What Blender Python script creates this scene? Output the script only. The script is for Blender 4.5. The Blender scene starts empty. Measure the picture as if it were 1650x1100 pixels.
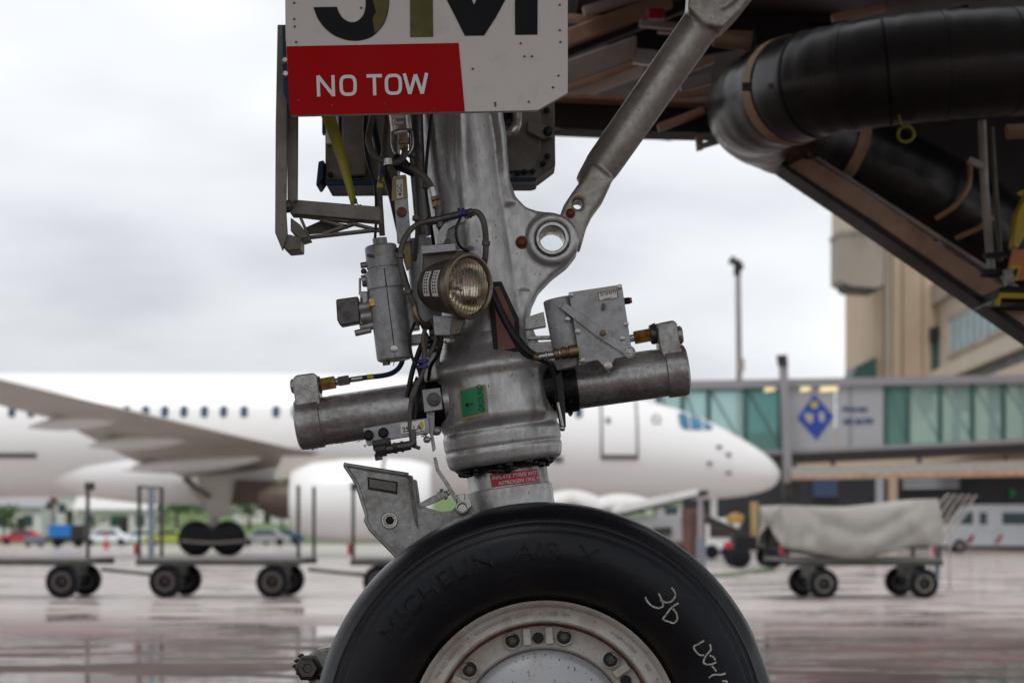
import bpy, bmesh, math, random
from mathutils import Vector, Matrix

# ------------------------------------------------------------------ camera, sky, sun, exposure
F = 3208.0            # focal length in units of a 1650 px wide picture (70 mm on 36 mm)
CX, HY, EYE = 825.0, 842.0, 0.97
scene = bpy.context.scene
COL = scene.collection
R = math.radians
rnd = random.Random(7)

cam_d = bpy.data.cameras.new('camera')
cam = bpy.data.objects.new('camera', cam_d); COL.objects.link(cam)
cam.location = (0, 0, EYE); cam.rotation_euler = (R(90), 0, 0)
cam_d.lens = 70; cam_d.sensor_width = 36; cam_d.shift_y = (HY - 550) / 1650.0
cam_d.clip_end = 5000; cam_d.clip_start = 0.05
cam_d.dof.use_dof = True; cam_d.dof.focus_distance = 4.56; cam_d.dof.aperture_fstop = 4.4
scene.camera = cam

world = bpy.data.worlds.new('World'); scene.world = world; world.use_nodes = True
SUN_EL, SUN_AZ = 62.0, 205.0     # azimuth clockwise from +Y
nt = world.node_tree; nt.nodes.clear()
def wn(t, **k):
    n = nt.nodes.new(t)
    for a, b in k.items(): setattr(n, a, b)
    return n
out = wn('ShaderNodeOutputWorld'); mixs = wn('ShaderNodeMixShader')
bgA = wn('ShaderNodeBackground'); bgB = wn('ShaderNodeBackground')
sky = wn('ShaderNodeTexSky', sky_type='NISHITA', sun_disc=False)
sky.sun_elevation = R(SUN_EL); sky.sun_rotation = R(SUN_AZ)
bgA.inputs['Strength'].default_value = 0.10
nt.links.new(sky.outputs[0], bgA.inputs[0])
tc = wn('ShaderNodeTexCoord'); mp = wn('ShaderNodeMapping')
mp.inputs['Scale'].default_value = (2.6, 2.6, 8.0); mp.inputs['Location'].default_value = (8.6, 1.0, 1.62)
nz = wn('ShaderNodeTexNoise'); nz.inputs['Scale'].default_value = 1.35; nz.inputs['Detail'].default_value = 5; nz.inputs['Roughness'].default_value = .42
rp = wn('ShaderNodeValToRGB')
rp.color_ramp.elements[0].position = .38; rp.color_ramp.elements[0].color = (.54, .55, .585, 1)
rp.color_ramp.elements[1].position = .66; rp.color_ramp.elements[1].color = (.965, .97, .985, 1)
e = rp.color_ramp.elements.new(.5); e.color = (.75, .76, .79, 1)
nt.links.new(tc.outputs['Generated'], mp.inputs[0]); nt.links.new(mp.outputs[0], nz.inputs['Vector'])
nt.links.new(nz.outputs[0], rp.inputs[0]); nt.links.new(rp.outputs[0], bgB.inputs[0])
bgB.inputs['Strength'].default_value = .94
mixs.inputs[0].default_value = .9
nt.links.new(bgA.outputs[0], mixs.inputs[1]); nt.links.new(bgB.outputs[0], mixs.inputs[2])
nt.links.new(mixs.outputs[0], out.inputs[0])

sun_d = bpy.data.lights.new('sun', 'SUN'); sun_d.energy = 1.4; sun_d.angle = R(25); sun_d.color = (1, .97, .93)
sun = bpy.data.objects.new('sun', sun_d); COL.objects.link(sun)
sdir = Vector((math.sin(R(SUN_AZ)) * math.cos(R(SUN_EL)), math.cos(R(SUN_AZ)) * math.cos(R(SUN_EL)), math.sin(R(SUN_EL))))
sun.rotation_euler = sdir.to_track_quat('Z', 'Y').to_euler(); sun.location = (-10, -10, 30)

vs = scene.view_settings
vs.view_transform = 'Standard'; vs.look = 'None'; vs.exposure = 0.30; vs.gamma = 1.0; vs.use_curve_mapping = False
scene.cycles.use_denoising = True
scene.cycles.max_bounces = 8; scene.cycles.diffuse_bounces = 4; scene.cycles.glossy_bounces = 4
scene.cycles.sample_clamp_indirect = 6

# ------------------------------------------------------------------ helpers
def P(x, y, D):
    """picture position (1650x1100) at distance D -> point of the place"""
    return Vector(((x - CX) * D / F, D, EYE + (HY - y) * D / F))
def gz(D): return -0.006 * (D - 5.0)           # the apron drains gently away from the camera
ORG = {}
def tag(o, label=None, cat=None, group=None, kind=None):
    if label: o['label'] = label
    if cat: o['category'] = cat
    if group: o['group'] = group
    if kind: o['kind'] = kind
    return o
def thing(name, loc, label, cat, group=None, rz=0):
    o = bpy.data.objects.new(name, None); COL.objects.link(o)
    o.empty_display_size = .2; o.location = loc; o.rotation_euler = (0, 0, rz)
    ORG[o] = Vector(loc)
    return tag(o, label, cat, group)
def local(name, label, cat, group=None):       # thing modelled round its own origin, placed afterwards
    return thing(name, (0, 0, 0), label, cat, group)
def place(o, loc, rz=0): o.location = loc; o.rotation_euler = (0, 0, rz)
def copy_tree(o, parent=None):
    c = o.copy(); COL.objects.link(c); c.parent = parent
    for ch in list(o.children): copy_tree(ch, c)
    return c
def cr(pts, k=6):
    pts = [Vector(p) for p in pts]
    if len(pts) < 3: return pts
    q = [2 * pts[0] - pts[1]] + pts + [2 * pts[-1] - pts[-2]]
    o = []
    for i in range(1, len(q) - 2):
        a, b, c, d = q[i - 1], q[i], q[i + 1], q[i + 2]
        for j in range(k):
            t = j / k
            o.append(.5 * ((2 * b) + (c - a) * t + (2 * a - 5 * b + 4 * c - d) * t * t + (3 * b - a - 3 * c + d) * t ** 3))
    o.append(pts[-1]); return o
def frame_of(d):
    d = d.normalized()
    u = Vector((0, 0, 1)) if abs(d.z) < .9 else Vector((1, 0, 0))
    a = d.cross(u).normalized(); return a, d.cross(a).normalized()
class MB:
    def __init__(s): s.v = []; s.f = []
    def add(s, vs, fs):
        o = len(s.v); s.v += [Vector(v) for v in vs]; s.f += [tuple(i + o for i in f) for f in fs]; return s
    def box(s, c, size, rot=None):
        c = Vector(c); hx, hy, hz = [q / 2 for q in size]; M = rot or Matrix.Identity(3)
        vs = [c + M @ Vector((x, y, z)) for x in (-hx, hx) for y in (-hy, hy) for z in (-hz, hz)]
        return s.add(vs, [(0, 1, 3, 2), (4, 6, 7, 5), (0, 4, 5, 1), (2, 3, 7, 6), (0, 2, 6, 4), (1, 5, 7, 3)])
    def bar(s, a, b, w, h, up=(0, 0, 1)):
        a, b = Vector(a), Vector(b); d = (b - a); L = d.length; d.normalize()
        u = Vector(up); sd = d.cross(u)
        if sd.length < 1e-4: sd = d.cross(Vector((1, 0, 0)))
        sd.normalize(); u = sd.cross(d)
        return s.box((a + b) / 2, (L, w, h), Matrix((d, sd, u)).transposed())
    def poly(s, pts, vec):
        n = len(pts); pts = [Vector(p) for p in pts]; vec = Vector(vec)
        fs = [tuple(range(n)), tuple(range(2 * n - 1, n - 1, -1))] + [(i, (i + 1) % n, n + (i + 1) % n, n + i) for i in range(n)]
        return s.add(pts + [p + vec for p in pts], fs)
    def px(s, pts, D0, D1): return s.poly([P(x, y, D0) for x, y in pts], (0, D1 - D0, 0))
    def quad(s, a, b, c, d): return s.add([a, b, c, d], [(0, 1, 2, 3)])
    def tube(s, pts, r, n=12, caps=True, closed=False):
        pts = [Vector(p) for p in pts]; m = len(pts); rr = r if isinstance(r, (list, tuple)) else [r] * m
        vs = []; prev = None
        for i, p in enumerate(pts):
            if closed: d = pts[(i + 1) % m] - pts[i - 1]
            else: d = pts[min(i + 1, m - 1)] - pts[max(i - 1, 0)]
            if d.length < 1e-9: d = Vector((0, 0, 1))
            d.normalize()
            if prev is None: a, b = frame_of(d)
            else:
                a = prev - d * prev.dot(d)
                a = a.normalized() if a.length > 1e-6 else frame_of(d)[0]
                b = d.cross(a)
            prev = a
            for k in range(n):
                t = 2 * math.pi * k / n
                vs.append(p + (a * math.cos(t) + b * math.sin(t)) * rr[i])
        fs = []
        for i in range(m if closed else m - 1):
            j = (i + 1) % m
            for k in range(n): fs.append((i * n + k, i * n + (k + 1) % n, j * n + (k + 1) % n, j * n + k))
        if caps and not closed: fs += [tuple(range(n - 1, -1, -1)), tuple((m - 1) * n + k for k in range(n))]
        return s.add(vs, fs)
    def lathe(s, p0, d, prof, n=40, closed=False, sy=1.0, caps=(1, 1)):
        p0 = Vector(p0); d = Vector(d).normalized(); a, b = frame_of(d); vs = []
        for t, r in prof:
            for k in range(n):
                q = 2 * math.pi * k / n
                vs.append(p0 + d * t + (a * math.cos(q) + b * math.sin(q) * sy) * r)
        m = len(prof); fs = []
        for i in range(m if closed else m - 1):
            j = (i + 1) % m
            for k in range(n): fs.append((i * n + k, i * n + (k + 1) % n, j * n + (k + 1) % n, j * n + k))
        if not closed:
            if caps[0]: fs.append(tuple(range(n - 1, -1, -1)))
            if caps[1]: fs.append(tuple((m - 1) * n + k for k in range(n)))
        return s.add(vs, fs)
    def cyl(s, a, b, r, n=24, r2=None, ch=0.0):
        a, b = Vector(a), Vector(b); L = (b - a).length; r2 = r if r2 is None else r2
        pr = [(0, r), (L, r2)] if ch == 0 else [(0, r - ch), (ch, r), (L - ch, r2), (L, r2 - ch)]
        return s.lathe(a, b - a, pr, n)
    def hexb(s, c, d, r, h):
        c = Vector(c); d = Vector(d).normalized()
        s.lathe(c, d, [(0, r * 1.35), (h * .18, r * 1.35), (h * .18, r), (h * .8, r), (h, r * .82)], 6)
        s.lathe(c + d * h, d, [(0, r * .5), (h * .4, r * .5), (h * .5, r * .4)], 10); return s
    def sph(s, c, r, n=10, sc=(1, 1, 1)):
        c = Vector(c); vs = []; fs = []
        for i in range(1, n):
            th = math.pi * i / n
            for k in range(2 * n):
                q = math.pi * k / n
                vs.append(c + Vector((math.sin(th) * math.cos(q) * sc[0], math.sin(th) * math.sin(q) * sc[1], math.cos(th) * sc[2])) * r)
        m = 2 * n
        for i in range(n - 2):
            for k in range(m): fs.append((i * m + k, i * m + (k + 1) % m, (i + 1) * m + (k + 1) % m, (i + 1) * m + k))
        fs += [tuple(range(m)), tuple((n - 2) * m + k for k in range(m - 1, -1, -1))]
        return s.add(vs, fs)
    def build(s, name, mat, parent=None, smooth=38, bevel=0, remesh=0, sm_it=8, base=None, fix=True):
        org = ORG[parent] if parent else Vector(base or (0, 0, 0))
        me = bpy.data.meshes.new(name)
        me.from_pydata([tuple(v - org) for v in s.v], [], s.f); me.update()
        if fix:
            bm = bmesh.new(); bm.from_mesh(me); bmesh.ops.recalc_face_normals(bm, faces=bm.faces); bm.to_mesh(me); bm.free()
        if smooth:
            me.polygons.foreach_set('use_smooth', [True] * len(me.polygons))
            if not remesh: me.set_sharp_from_angle(angle=R(smooth))
        o = bpy.data.objects.new(name, me); COL.objects.link(o); me.materials.append(mat)
        if parent: o.parent = parent
        else: o.location = org
        ORG[o] = org
        if remesh:
            m = o.modifiers.new('remesh', 'REMESH'); m.mode = 'VOXEL'; m.voxel_size = remesh; m.use_smooth_shade = True
            m = o.modifiers.new('smooth', 'SMOOTH'); m.factor = .5; m.iterations = sm_it
        elif bevel:
            m = o.modifiers.new('bevel', 'BEVEL'); m.width = bevel; m.segments = 2; m.limit_method = 'ANGLE'; m.angle_limit = R(35)
            m.harden_normals = True
        return o
def plate(outline, holes, D0, D1, mb=None):
    """flat plate with holes: picture outline at D0, swept to depth D1"""
    cu = bpy.data.curves.new('plate', 'CURVE'); cu.dimensions = '2D'; cu.fill_mode = 'BOTH'
    for pts in [outline] + holes:
        sp = cu.splines.new('POLY'); sp.points.add(len(pts) - 1); sp.use_cyclic_u = True
        for k, (x, y) in enumerate(pts):
            w = P(x, y, D0); sp.points[k].co = (w.x, w.z, 0, 1)
    cu.extrude = abs(D1 - D0) / 2
    o = bpy.data.objects.new('plate', cu); COL.objects.link(o)
    me = bpy.data.meshes.new_from_object(o.evaluated_get(bpy.context.evaluated_depsgraph_get()))
    mid = (D0 + D1) / 2; mb = mb or MB()
    bm = bmesh.new(); bm.from_mesh(me); bmesh.ops.remove_doubles(bm, verts=bm.verts, dist=1e-6)
    bm.verts.ensure_lookup_table()
    mb.add([Vector((v.co.x, mid + v.co.z, v.co.y)) for v in bm.verts], [tuple(v.index for v in f.verts) for f in bm.faces])
    bm.free(); bpy.data.objects.remove(o); bpy.data.curves.remove(cu); bpy.data.meshes.remove(me)
    return mb
def circ(x, y, r, n=28): return [(x + r * math.cos(2 * math.pi * k / n), y + r * math.sin(2 * math.pi * k / n)) for k in range(n)]
_tx = {}
def text2d(body, bold=0.0):
    """glyph outlines of a word: (verts, faces), cap height 1"""
    if (body, bold) in _tx: return _tx[(body, bold)]
    cu = bpy.data.curves.new('t', 'FONT'); cu.body = body; cu.size = 1.43; cu.offset = bold; cu.resolution_u = 4
    o = bpy.data.objects.new('t', cu); COL.objects.link(o)
    bpy.context.view_layer.update()
    me = bpy.data.meshes.new_from_object(o.evaluated_get(bpy.context.evaluated_depsgraph_get()))
    r = ([(v.co.x, v.co.y) for v in me.vertices], [tuple(p.vertices) for p in me.polygons])
    bpy.data.objects.remove(o); bpy.data.curves.remove(cu); bpy.data.meshes.remove(me)
    _tx[(body, bold)] = r; return r
def strokes2d(lines, w):
    """ribbon strokes: list of polylines -> (verts, faces) with mitred ribbons of width w"""
    V = []; Fc = []
    for ln in lines:
        pts = [Vector((a, b)) for a, b in ln]; n = len(pts); closed = (pts[0] - pts[-1]).length < 1e-6 and n > 3
        o = len(V)
        for i, p in enumerate(pts):
            if closed: d0 = pts[i] - pts[i - 1] if i else pts[-1] - pts[-2]; d1 = pts[i + 1] - pts[i] if i < n - 1 else pts[1] - pts[0]
            else: d0 = pts[i] - pts[i - 1] if i else pts[1] - pts[0]; d1 = pts[i + 1] - pts[i] if i < n - 1 else d0
            d0 = d0.normalized(); d1 = d1.normalized(); t = (d0 + d1)
            t = t.normalized() if t.length > 1e-3 else d0
            nn = Vector((-t.y, t.x)); k = min(2.2, 1 / max(.35, abs(nn.dot(Vector((-d0.y, d0.x))))))
            V += [tuple(p + nn * w / 2 * k), tuple(p - nn * w / 2 * k)]
        for i in range(n - 1): Fc.append((o + 2 * i, o + 2 * i + 1, o + 2 * i + 3, o + 2 * i + 2))
    return V, Fc
def strokes3d(lines, w, fn, e=.00035):
    mb = MB()
    for i, ln in enumerate(lines):
        off = Vector((0, -e * i, 0)); mapped(strokes2d([ln], w), lambda a, c: fn(a, c) + off, mb)
    return mb
def mapped(shape, fn, mb=None):
    mb = mb or MB(); v, f = shape
    return mb.add([fn(a, b) for a, b in v], f)
# ------------------------------------------------------------------ materials
def mat(name, col, rough=.5, metal=0.0, var=.12, vs=9.0, dirt=None, damt=.45, ds=5.0, speck=0.0, ss=170.0, bump=.0, bs=60.0, coat=0.0, rv=.12, stretch=(1, 1, 1), spec=.5, fine=0.0, fs=75.0):
    m = bpy.data.materials.new(name); m.use_nodes = True; t = m.node_tree; N = t.nodes; L = t.links
    b = N['Principled BSDF']; tc = N.new('ShaderNodeTexCoord'); mp = N.new('ShaderNodeMapping')
    mp.inputs['Scale'].default_value = stretch
    L.new(tc.outputs['Object'], mp.inputs[0]); vec = mp.outputs[0]
    def noise(sc, det=4, ro=.55):
        n = N.new('ShaderNodeTexNoise'); n.inputs['Scale'].default_value = sc; n.inputs['Detail'].default_value = det
        n.inputs['Roughness'].default_value = ro; L.new(vec, n.inputs['Vector']); return n.outputs[0]
    def rampf(src, lo, hi, a=0.0, bb=1.0):
        r = N.new('ShaderNodeMapRange'); r.inputs[1].default_value = lo; r.inputs[2].default_value = hi
        r.inputs[3].default_value = a; r.inputs[4].default_value = bb; L.new(src, r.inputs[0]); return r.outputs[0]
    def mix(f, c1, c2):
        x = N.new('ShaderNodeMix'); x.data_type = 'RGBA'; L.new(f, x.inputs[0])
        for s, i in ((c1, 6), (c2, 7)):
            if isinstance(s, tuple): x.inputs[i].default_value = s + (1,)
            else: L.new(s, x.inputs[i])
        return x.outputs[2]
    n1 = noise(vs)
    c = mix(rampf(n1, .3, .7), tuple(q * (1 - var) for q in col), tuple(min(1, q * (1 + var)) for q in col))
    rsrc = rampf(n1, .3, .7, max(.02, rough - rv), min(1, rough + rv))
    if dirt:
        nd = noise(ds, 8, .65); f = rampf(nd, 1 - damt - .12, 1 - damt + .16)
        c = mix(f, c, tuple(dirt))
    if speck:
        n3 = noise(ss, 2, .5); f = rampf(n3, .74 - speck * .2, .78 - speck * .2, 0, .85)
        c = mix(f, c, (.035, .03, .026))
    if fine:
        nf = noise(fs, 6, .7)
        hs = N.new('ShaderNodeHueSaturation'); L.new(rampf(nf, .3, .7, 1 - fine, 1 + fine), hs.inputs['Value']); L.new(c, hs.inputs['Color']); c = hs.outputs[0]
        ad = N.new('ShaderNodeMath'); ad.operation = 'ADD'; ad.use_clamp = True; L.new(rsrc, ad.inputs[0]); L.new(rampf(nf, .3, .7, .10, -.06), ad.inputs[1]); rsrc = ad.outputs[0]
    L.new(c, b.inputs['Base Color']); L.new(rsrc, b.inputs['Roughness'])
    b.inputs['Metallic'].default_value = metal; b.inputs['Coat Weight'].default_value = coat
    b.inputs['Specular IOR Level'].default_value = spec
    if bump:
        bp = N.new('ShaderNodeBump'); bp.inputs['Strength'].default_value = bump; bp.inputs['Distance'].default_value = .002
        L.new(noise(bs, 5), bp.inputs['Height']); L.new(bp.outputs[0], b.inputs['Normal'])
    return m
GRIME = (.085, .07, .05)
M = {}
M['cast'] = mat('grey_cast_paint', (.41, .405, .395), .32, .55, .12, 9, (.17, .14, .105), .38, 10, .3, 190, .2, 150, rv=.08, fine=.15, stretch=(1, 1, .45))
M['cast_dark'] = mat('dull_grey_paint', (.29, .285, .275), .32, .55, .15, 9, (.10, .085, .065), .42, 12, .3, 190, .2, 130, fine=.25)
M['brace'] = mat('brace_paint', (.32, .305, .275), .36, .5, .12, 6, (.16, .14, .11), .41, 9, .2, 190, .14, 120, fine=.22)
M['actuator'] = mat('wet_grey_metal', (.35, .345, .335), .29, .66, .12, 10, (.12, .10, .075), .42, 11, .2, 200, .25, 140, fine=.26)
M['lightgrey'] = mat('light_grey_paint', (.33, .335, .34), .38, .15, .10, 14, (.16, .145, .12), .39, 20, .3, 210, .1, 140, fine=.15)
M['plate'] = mat('pale_panel_paint', (.55, .52, .48), .5, 0, .05, 9, (.42, .39, .345), .36, 9, -.15, 230, .03, 80)
M['red'] = mat('red_placard', (.34, .002, .003), .55, 0, .05, 8, spec=.08)
M['white_ink'] = mat('white_ink', (.66, .645, .62), .5, 0, .04)
M['black_gloss'] = mat('black_glossy_letter', (.004, .004, .005), .10, 0, .1, spec=.1)
M['olive_reflection'] = mat('painted_olive_reflection', (.085, .075, .004), .2, 0, .25, 14, (.03, .03, .006), .40, 16, spec=.2)  # olive colour standing in for a reflection in the black letters
M['black'] = mat('black_paint', (.008, .008, .009), .45, 0, .2, spec=.25)
M['rubber'] = mat('tyre_rubber', (.0034, .0044, .0076), .33, 0, .3, 5, (.010, .009, .009), .40, 4, -.2, 120, .12, 240, spec=.22, rv=.08)
M['rubber_mark'] = mat('tyre_moulding', (.0036, .0044, .0070), .40, 0, .15, spec=.2)
M['rubber_ridge'] = mat('tyre_ridge', (.010, .010, .012), .3, 0, .2, spec=.45)
M['stamp'] = mat('stamped_ink', (.20, .185, .16), .6)
M['chalk'] = mat('chalk', (.42, .42, .37), .9, 0, .3, 300, (.03, .03, .03), .46, 260)
M['rim'] = mat('white_rim_paint', (.40, .385, .35), .36, .1, .08, 8, (.17, .125, .07), .38, 9, .25, 190, .05, 90)
M['hub'] = mat('hub_metal', (.33, .335, .34), .36, .35, .1, 6, (.16, .14, .12), .36, 12, .42, 150, .06, 90, stretch=(1, 1, .35))
M['hose'] = mat('hose_braid', (.10, .09, .075), .55, .3, .2, 60, (.05, .045, .035), .4, 30, .6, 400, .5, 500)
M['cable'] = mat('black_cable', (.007, .007, .008), .4, 0, .2, 30, spec=.25)
M['steel'] = mat('steel', (.42, .41, .39), .28, .9, .2, 30, (.12, .10, .07), .40, 30, .3, 200, .1, 200)
M['darksteel'] = mat('dark_steel', (.10, .095, .09), .42, .7, .25, 40, (.04, .034, .028), .45, 40)
M['bronze'] = mat('bronze_fitting', (.22, .15, .09), .38, .8, .25, 50, (.07, .05, .03), .44, 45)
M['gold'] = mat('gold_nut', (.48, .33, .09), .36, .7, .25, 60, (.14, .06, .03), .4, 70)
M['gold_red'] = mat('gold_red_nut', (.34, .24, .05), .36, .6, .3, 60, (.26, .03, .04), .42, 55)
M['lampbody'] = mat('lamp_housing', (.085, .07, .055), .45, .4, .2, 20, (.14, .12, .10), .36, 14, .5, 200, .15, 120)
M['lamprim'] = mat('lamp_rim', (.19, .165, .115), .38, .7, .2, 25, (.07, .055, .035), .42, 22)
M['rust'] = mat('rust_bolt', (.16, .055, .025), .6, .3, .3, 80, (.05, .02, .012), .45, 70)
M['pad'] = mat('red_brown_pad', (.20, .085, .062), .7, 0, .12, 22, (.11, .05, .04), .42, 18, .5, 260, .2, 300)
M['yellowstrap'] = mat('yellow_strap', (.24, .225, .008), .5, 0, .12, 12, (.12, .11, .008), .36, 12)
M['blue'] = mat('dark_blue_seal', (.010, .030, .060), .5, 0, .2, spec=.25)
M['navytie'] = mat('blue_tie', (.022, .018, .16), .5, 0, .2)
M['greenlabel'] = mat('green_label', (.012, .20, .075), .5, 0, .1, 20)
M['tanlabel'] = mat('tan_label_edge', (.30, .23, .10), .6, 0, .15, 30)
M['yellow'] = mat('yellow_mark', (.45, .38, .03), .5, 0, .1)
M['redlabel'] = mat('red_label', (.40, .012, .03), .45, 0, .1)
M['grease_and_recess'] = mat('grease_and_recess_black', (.006, .006, .006), .3, 0, .3, 40, spec=.3, bump=.6, bs=150)
M['bay'] = mat('bay_box_paint', (.15, .138, .115), .5, 0, .12, 10, (.06, .05, .035), .48, 9, .4, 170, .08, 90)
M['reddish'] = mat('red_button', (.35, .03, .04), .4)
def glassmat():
    m = bpy.data.materials.new('lamp_lens'); m.use_nodes = True; b = m.node_tree.nodes['Principled BSDF']
    b.inputs['Base Color'].default_value = (.97, .95, .88, 1); b.inputs['Roughness'].default_value = .06
    b.inputs['Transmission Weight'].default_value = 1; b.inputs['IOR'].default_value = 1.35
    return m
M['lens'] = glassmat()
M['flute'] = mat('lens_flute', (.16, .125, .06), .2, 0, .3, 40)
M['reflector'] = mat('lamp_reflector', (.86, .82, .70), .14, 1.0, .08, 20, (.42, .30, .13), .34, 16)
def drop():
    m = bpy.data.materials.new('water'); m.use_nodes = True; b = m.node_tree.nodes['Principled BSDF']
    b.inputs['Base Color'].default_value = (.95, .96, .97, 1); b.inputs['Roughness'].default_value = .03
    b.inputs['Transmission Weight'].default_value = 1; b.inputs['IOR'].default_value = 1.33
    return m
M['water'] = drop()

# ------------------------------------------------------------------ setting: the apron
def ground_mat():
    m = bpy.data.materials.new('wet_concrete'); m.use_nodes = True; t = m.node_tree; N = t.nodes; L = t.links
    b = N['Principled BSDF']; g = N.new('ShaderNodeNewGeometry')
    def noise(sc, det, ro, stretch=(1, 1, 1), loc=(0, 0, 0)):
        mp = N.new('ShaderNodeMapping'); mp.inputs['Scale'].default_value = stretch; mp.inputs['Location'].default_value = loc
        L.new(g.outputs['Position'], mp.inputs[0])
        n = N.new('ShaderNodeTexNoise'); n.inputs['Scale'].default_value = sc; n.inputs['Detail'].default_value = det
        n.inputs['Roughness'].default_value = ro; L.new(mp.outputs[0], n.inputs['Vector']); return n.outputs[0]
    def rng(s, a, bb, c=0.0, d=1.0):
        r = N.new('ShaderNodeMapRange'); r.inputs[1].default_value = a; r.inputs[2].default_value = bb
        r.inputs[3].default_value = c; r.inputs[4].default_value = d; L.new(s, r.inputs[0]); return r.outputs[0]
    def mix(f, c1, c2):
        x = N.new('ShaderNodeMix'); x.data_type = 'RGBA'; L.new(f, x.inputs[0])
        for s, i in ((c1, 6), (c2, 7)):
            if isinstance(s, tuple): x.inputs[i].default_value = s + (1,)
            else: L.new(s, x.inputs[i])
        return x.outputs[2]
    tone = noise(.35, 5, .6); fine = noise(9, 4, .6)
    sx = N.new('ShaderNodeSeparateXYZ'); L.new(g.outputs['Position'], sx.inputs[0])
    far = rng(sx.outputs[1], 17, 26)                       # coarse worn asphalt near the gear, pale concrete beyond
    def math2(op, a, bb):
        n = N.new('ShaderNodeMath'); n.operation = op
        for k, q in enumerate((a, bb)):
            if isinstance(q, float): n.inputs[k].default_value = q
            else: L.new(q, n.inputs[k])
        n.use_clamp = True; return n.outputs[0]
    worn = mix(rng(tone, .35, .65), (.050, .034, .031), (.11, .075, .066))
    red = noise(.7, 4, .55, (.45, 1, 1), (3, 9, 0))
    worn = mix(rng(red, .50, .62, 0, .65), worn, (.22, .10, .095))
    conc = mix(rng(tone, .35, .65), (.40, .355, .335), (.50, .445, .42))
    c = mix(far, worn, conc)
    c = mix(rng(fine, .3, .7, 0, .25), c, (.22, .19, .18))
    L.new(c, b.inputs['Base Color'])
    film = rng(noise(1.15, 9, .66, (.40, 1.0, 1), (11, 4, 0)), .502, .535)     # standing films of water
    film = math2('MAXIMUM', film, math2('MULTIPLY', far, .35))
    L.new(rng(film, 0, 1, .65, .075), b.inputs['Roughness'])
    L.new(rng(film, 0, 1, .04, .55), b.inputs['Specular IOR Level'])
    bp = N.new('ShaderNodeBump'); bp.inputs['Distance'].default_value = .012
    L.new(rng(film, 0, 1, .55, .035), bp.inputs['Strength'])
    L.new(noise(11, 5, .6), bp.inputs['Height'])
    b2 = N.new('ShaderNodeBump'); b2.inputs['Distance'].default_value = .05; b2.inputs['Strength'].default_value = .03; L.new(noise(2.2, 3, .5), b2.inputs['Height']); L.new(bp.outputs[0], b2.inputs['Normal']); L.new(b2.outputs[0], b.inputs['Normal'])
    return m
g = MB(); S = 900.0
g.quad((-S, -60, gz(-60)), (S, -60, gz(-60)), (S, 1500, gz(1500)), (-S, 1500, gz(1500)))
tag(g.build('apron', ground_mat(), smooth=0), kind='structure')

# ------------------------------------------------------------------ nose landing gear
DS = 4.8
def G(x, y, d=0.0): return P(x, y, DS + d)
PX = DS / F                                  # metres per picture pixel at the leg
A0, A1 = G(737, 187), G(822, 800)            # axis of the raked leg
AX = (A1 - A0).normalized(); LT = Vector((-AX.z, 0, AX.x)) * -1
if LT.x < 0: LT = -LT
def ax_at(y): return A0 + (A1 - A0) * ((y - 187) / 613.0)
def on_leg(x, y, r, eps=.0012):
    """picture point -> point on a cylinder of radius r (metres) round the leg's axis"""
    w = P(x, y, DS - r); l = (w - A0).dot(LT); l = max(-r * .999, min(r * .999, l))
    t = (Vector((w.x, 0, w.z)) - Vector((A0.x, 0, A0.z))).dot(AX)
    q = A0 + AX * t + LT * l; q.y = DS - math.sqrt(r * r - l * l) - eps; return q
gear = thing('nose_landing_gear', G(822, 1490) * 1.0, 'raked grey airliner nose landing gear leg with landing light above black tyre', 'landing gear')
gear.location.z = gz(DS); ORG[gear] = Vector(gear.location)
T = {}

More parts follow.
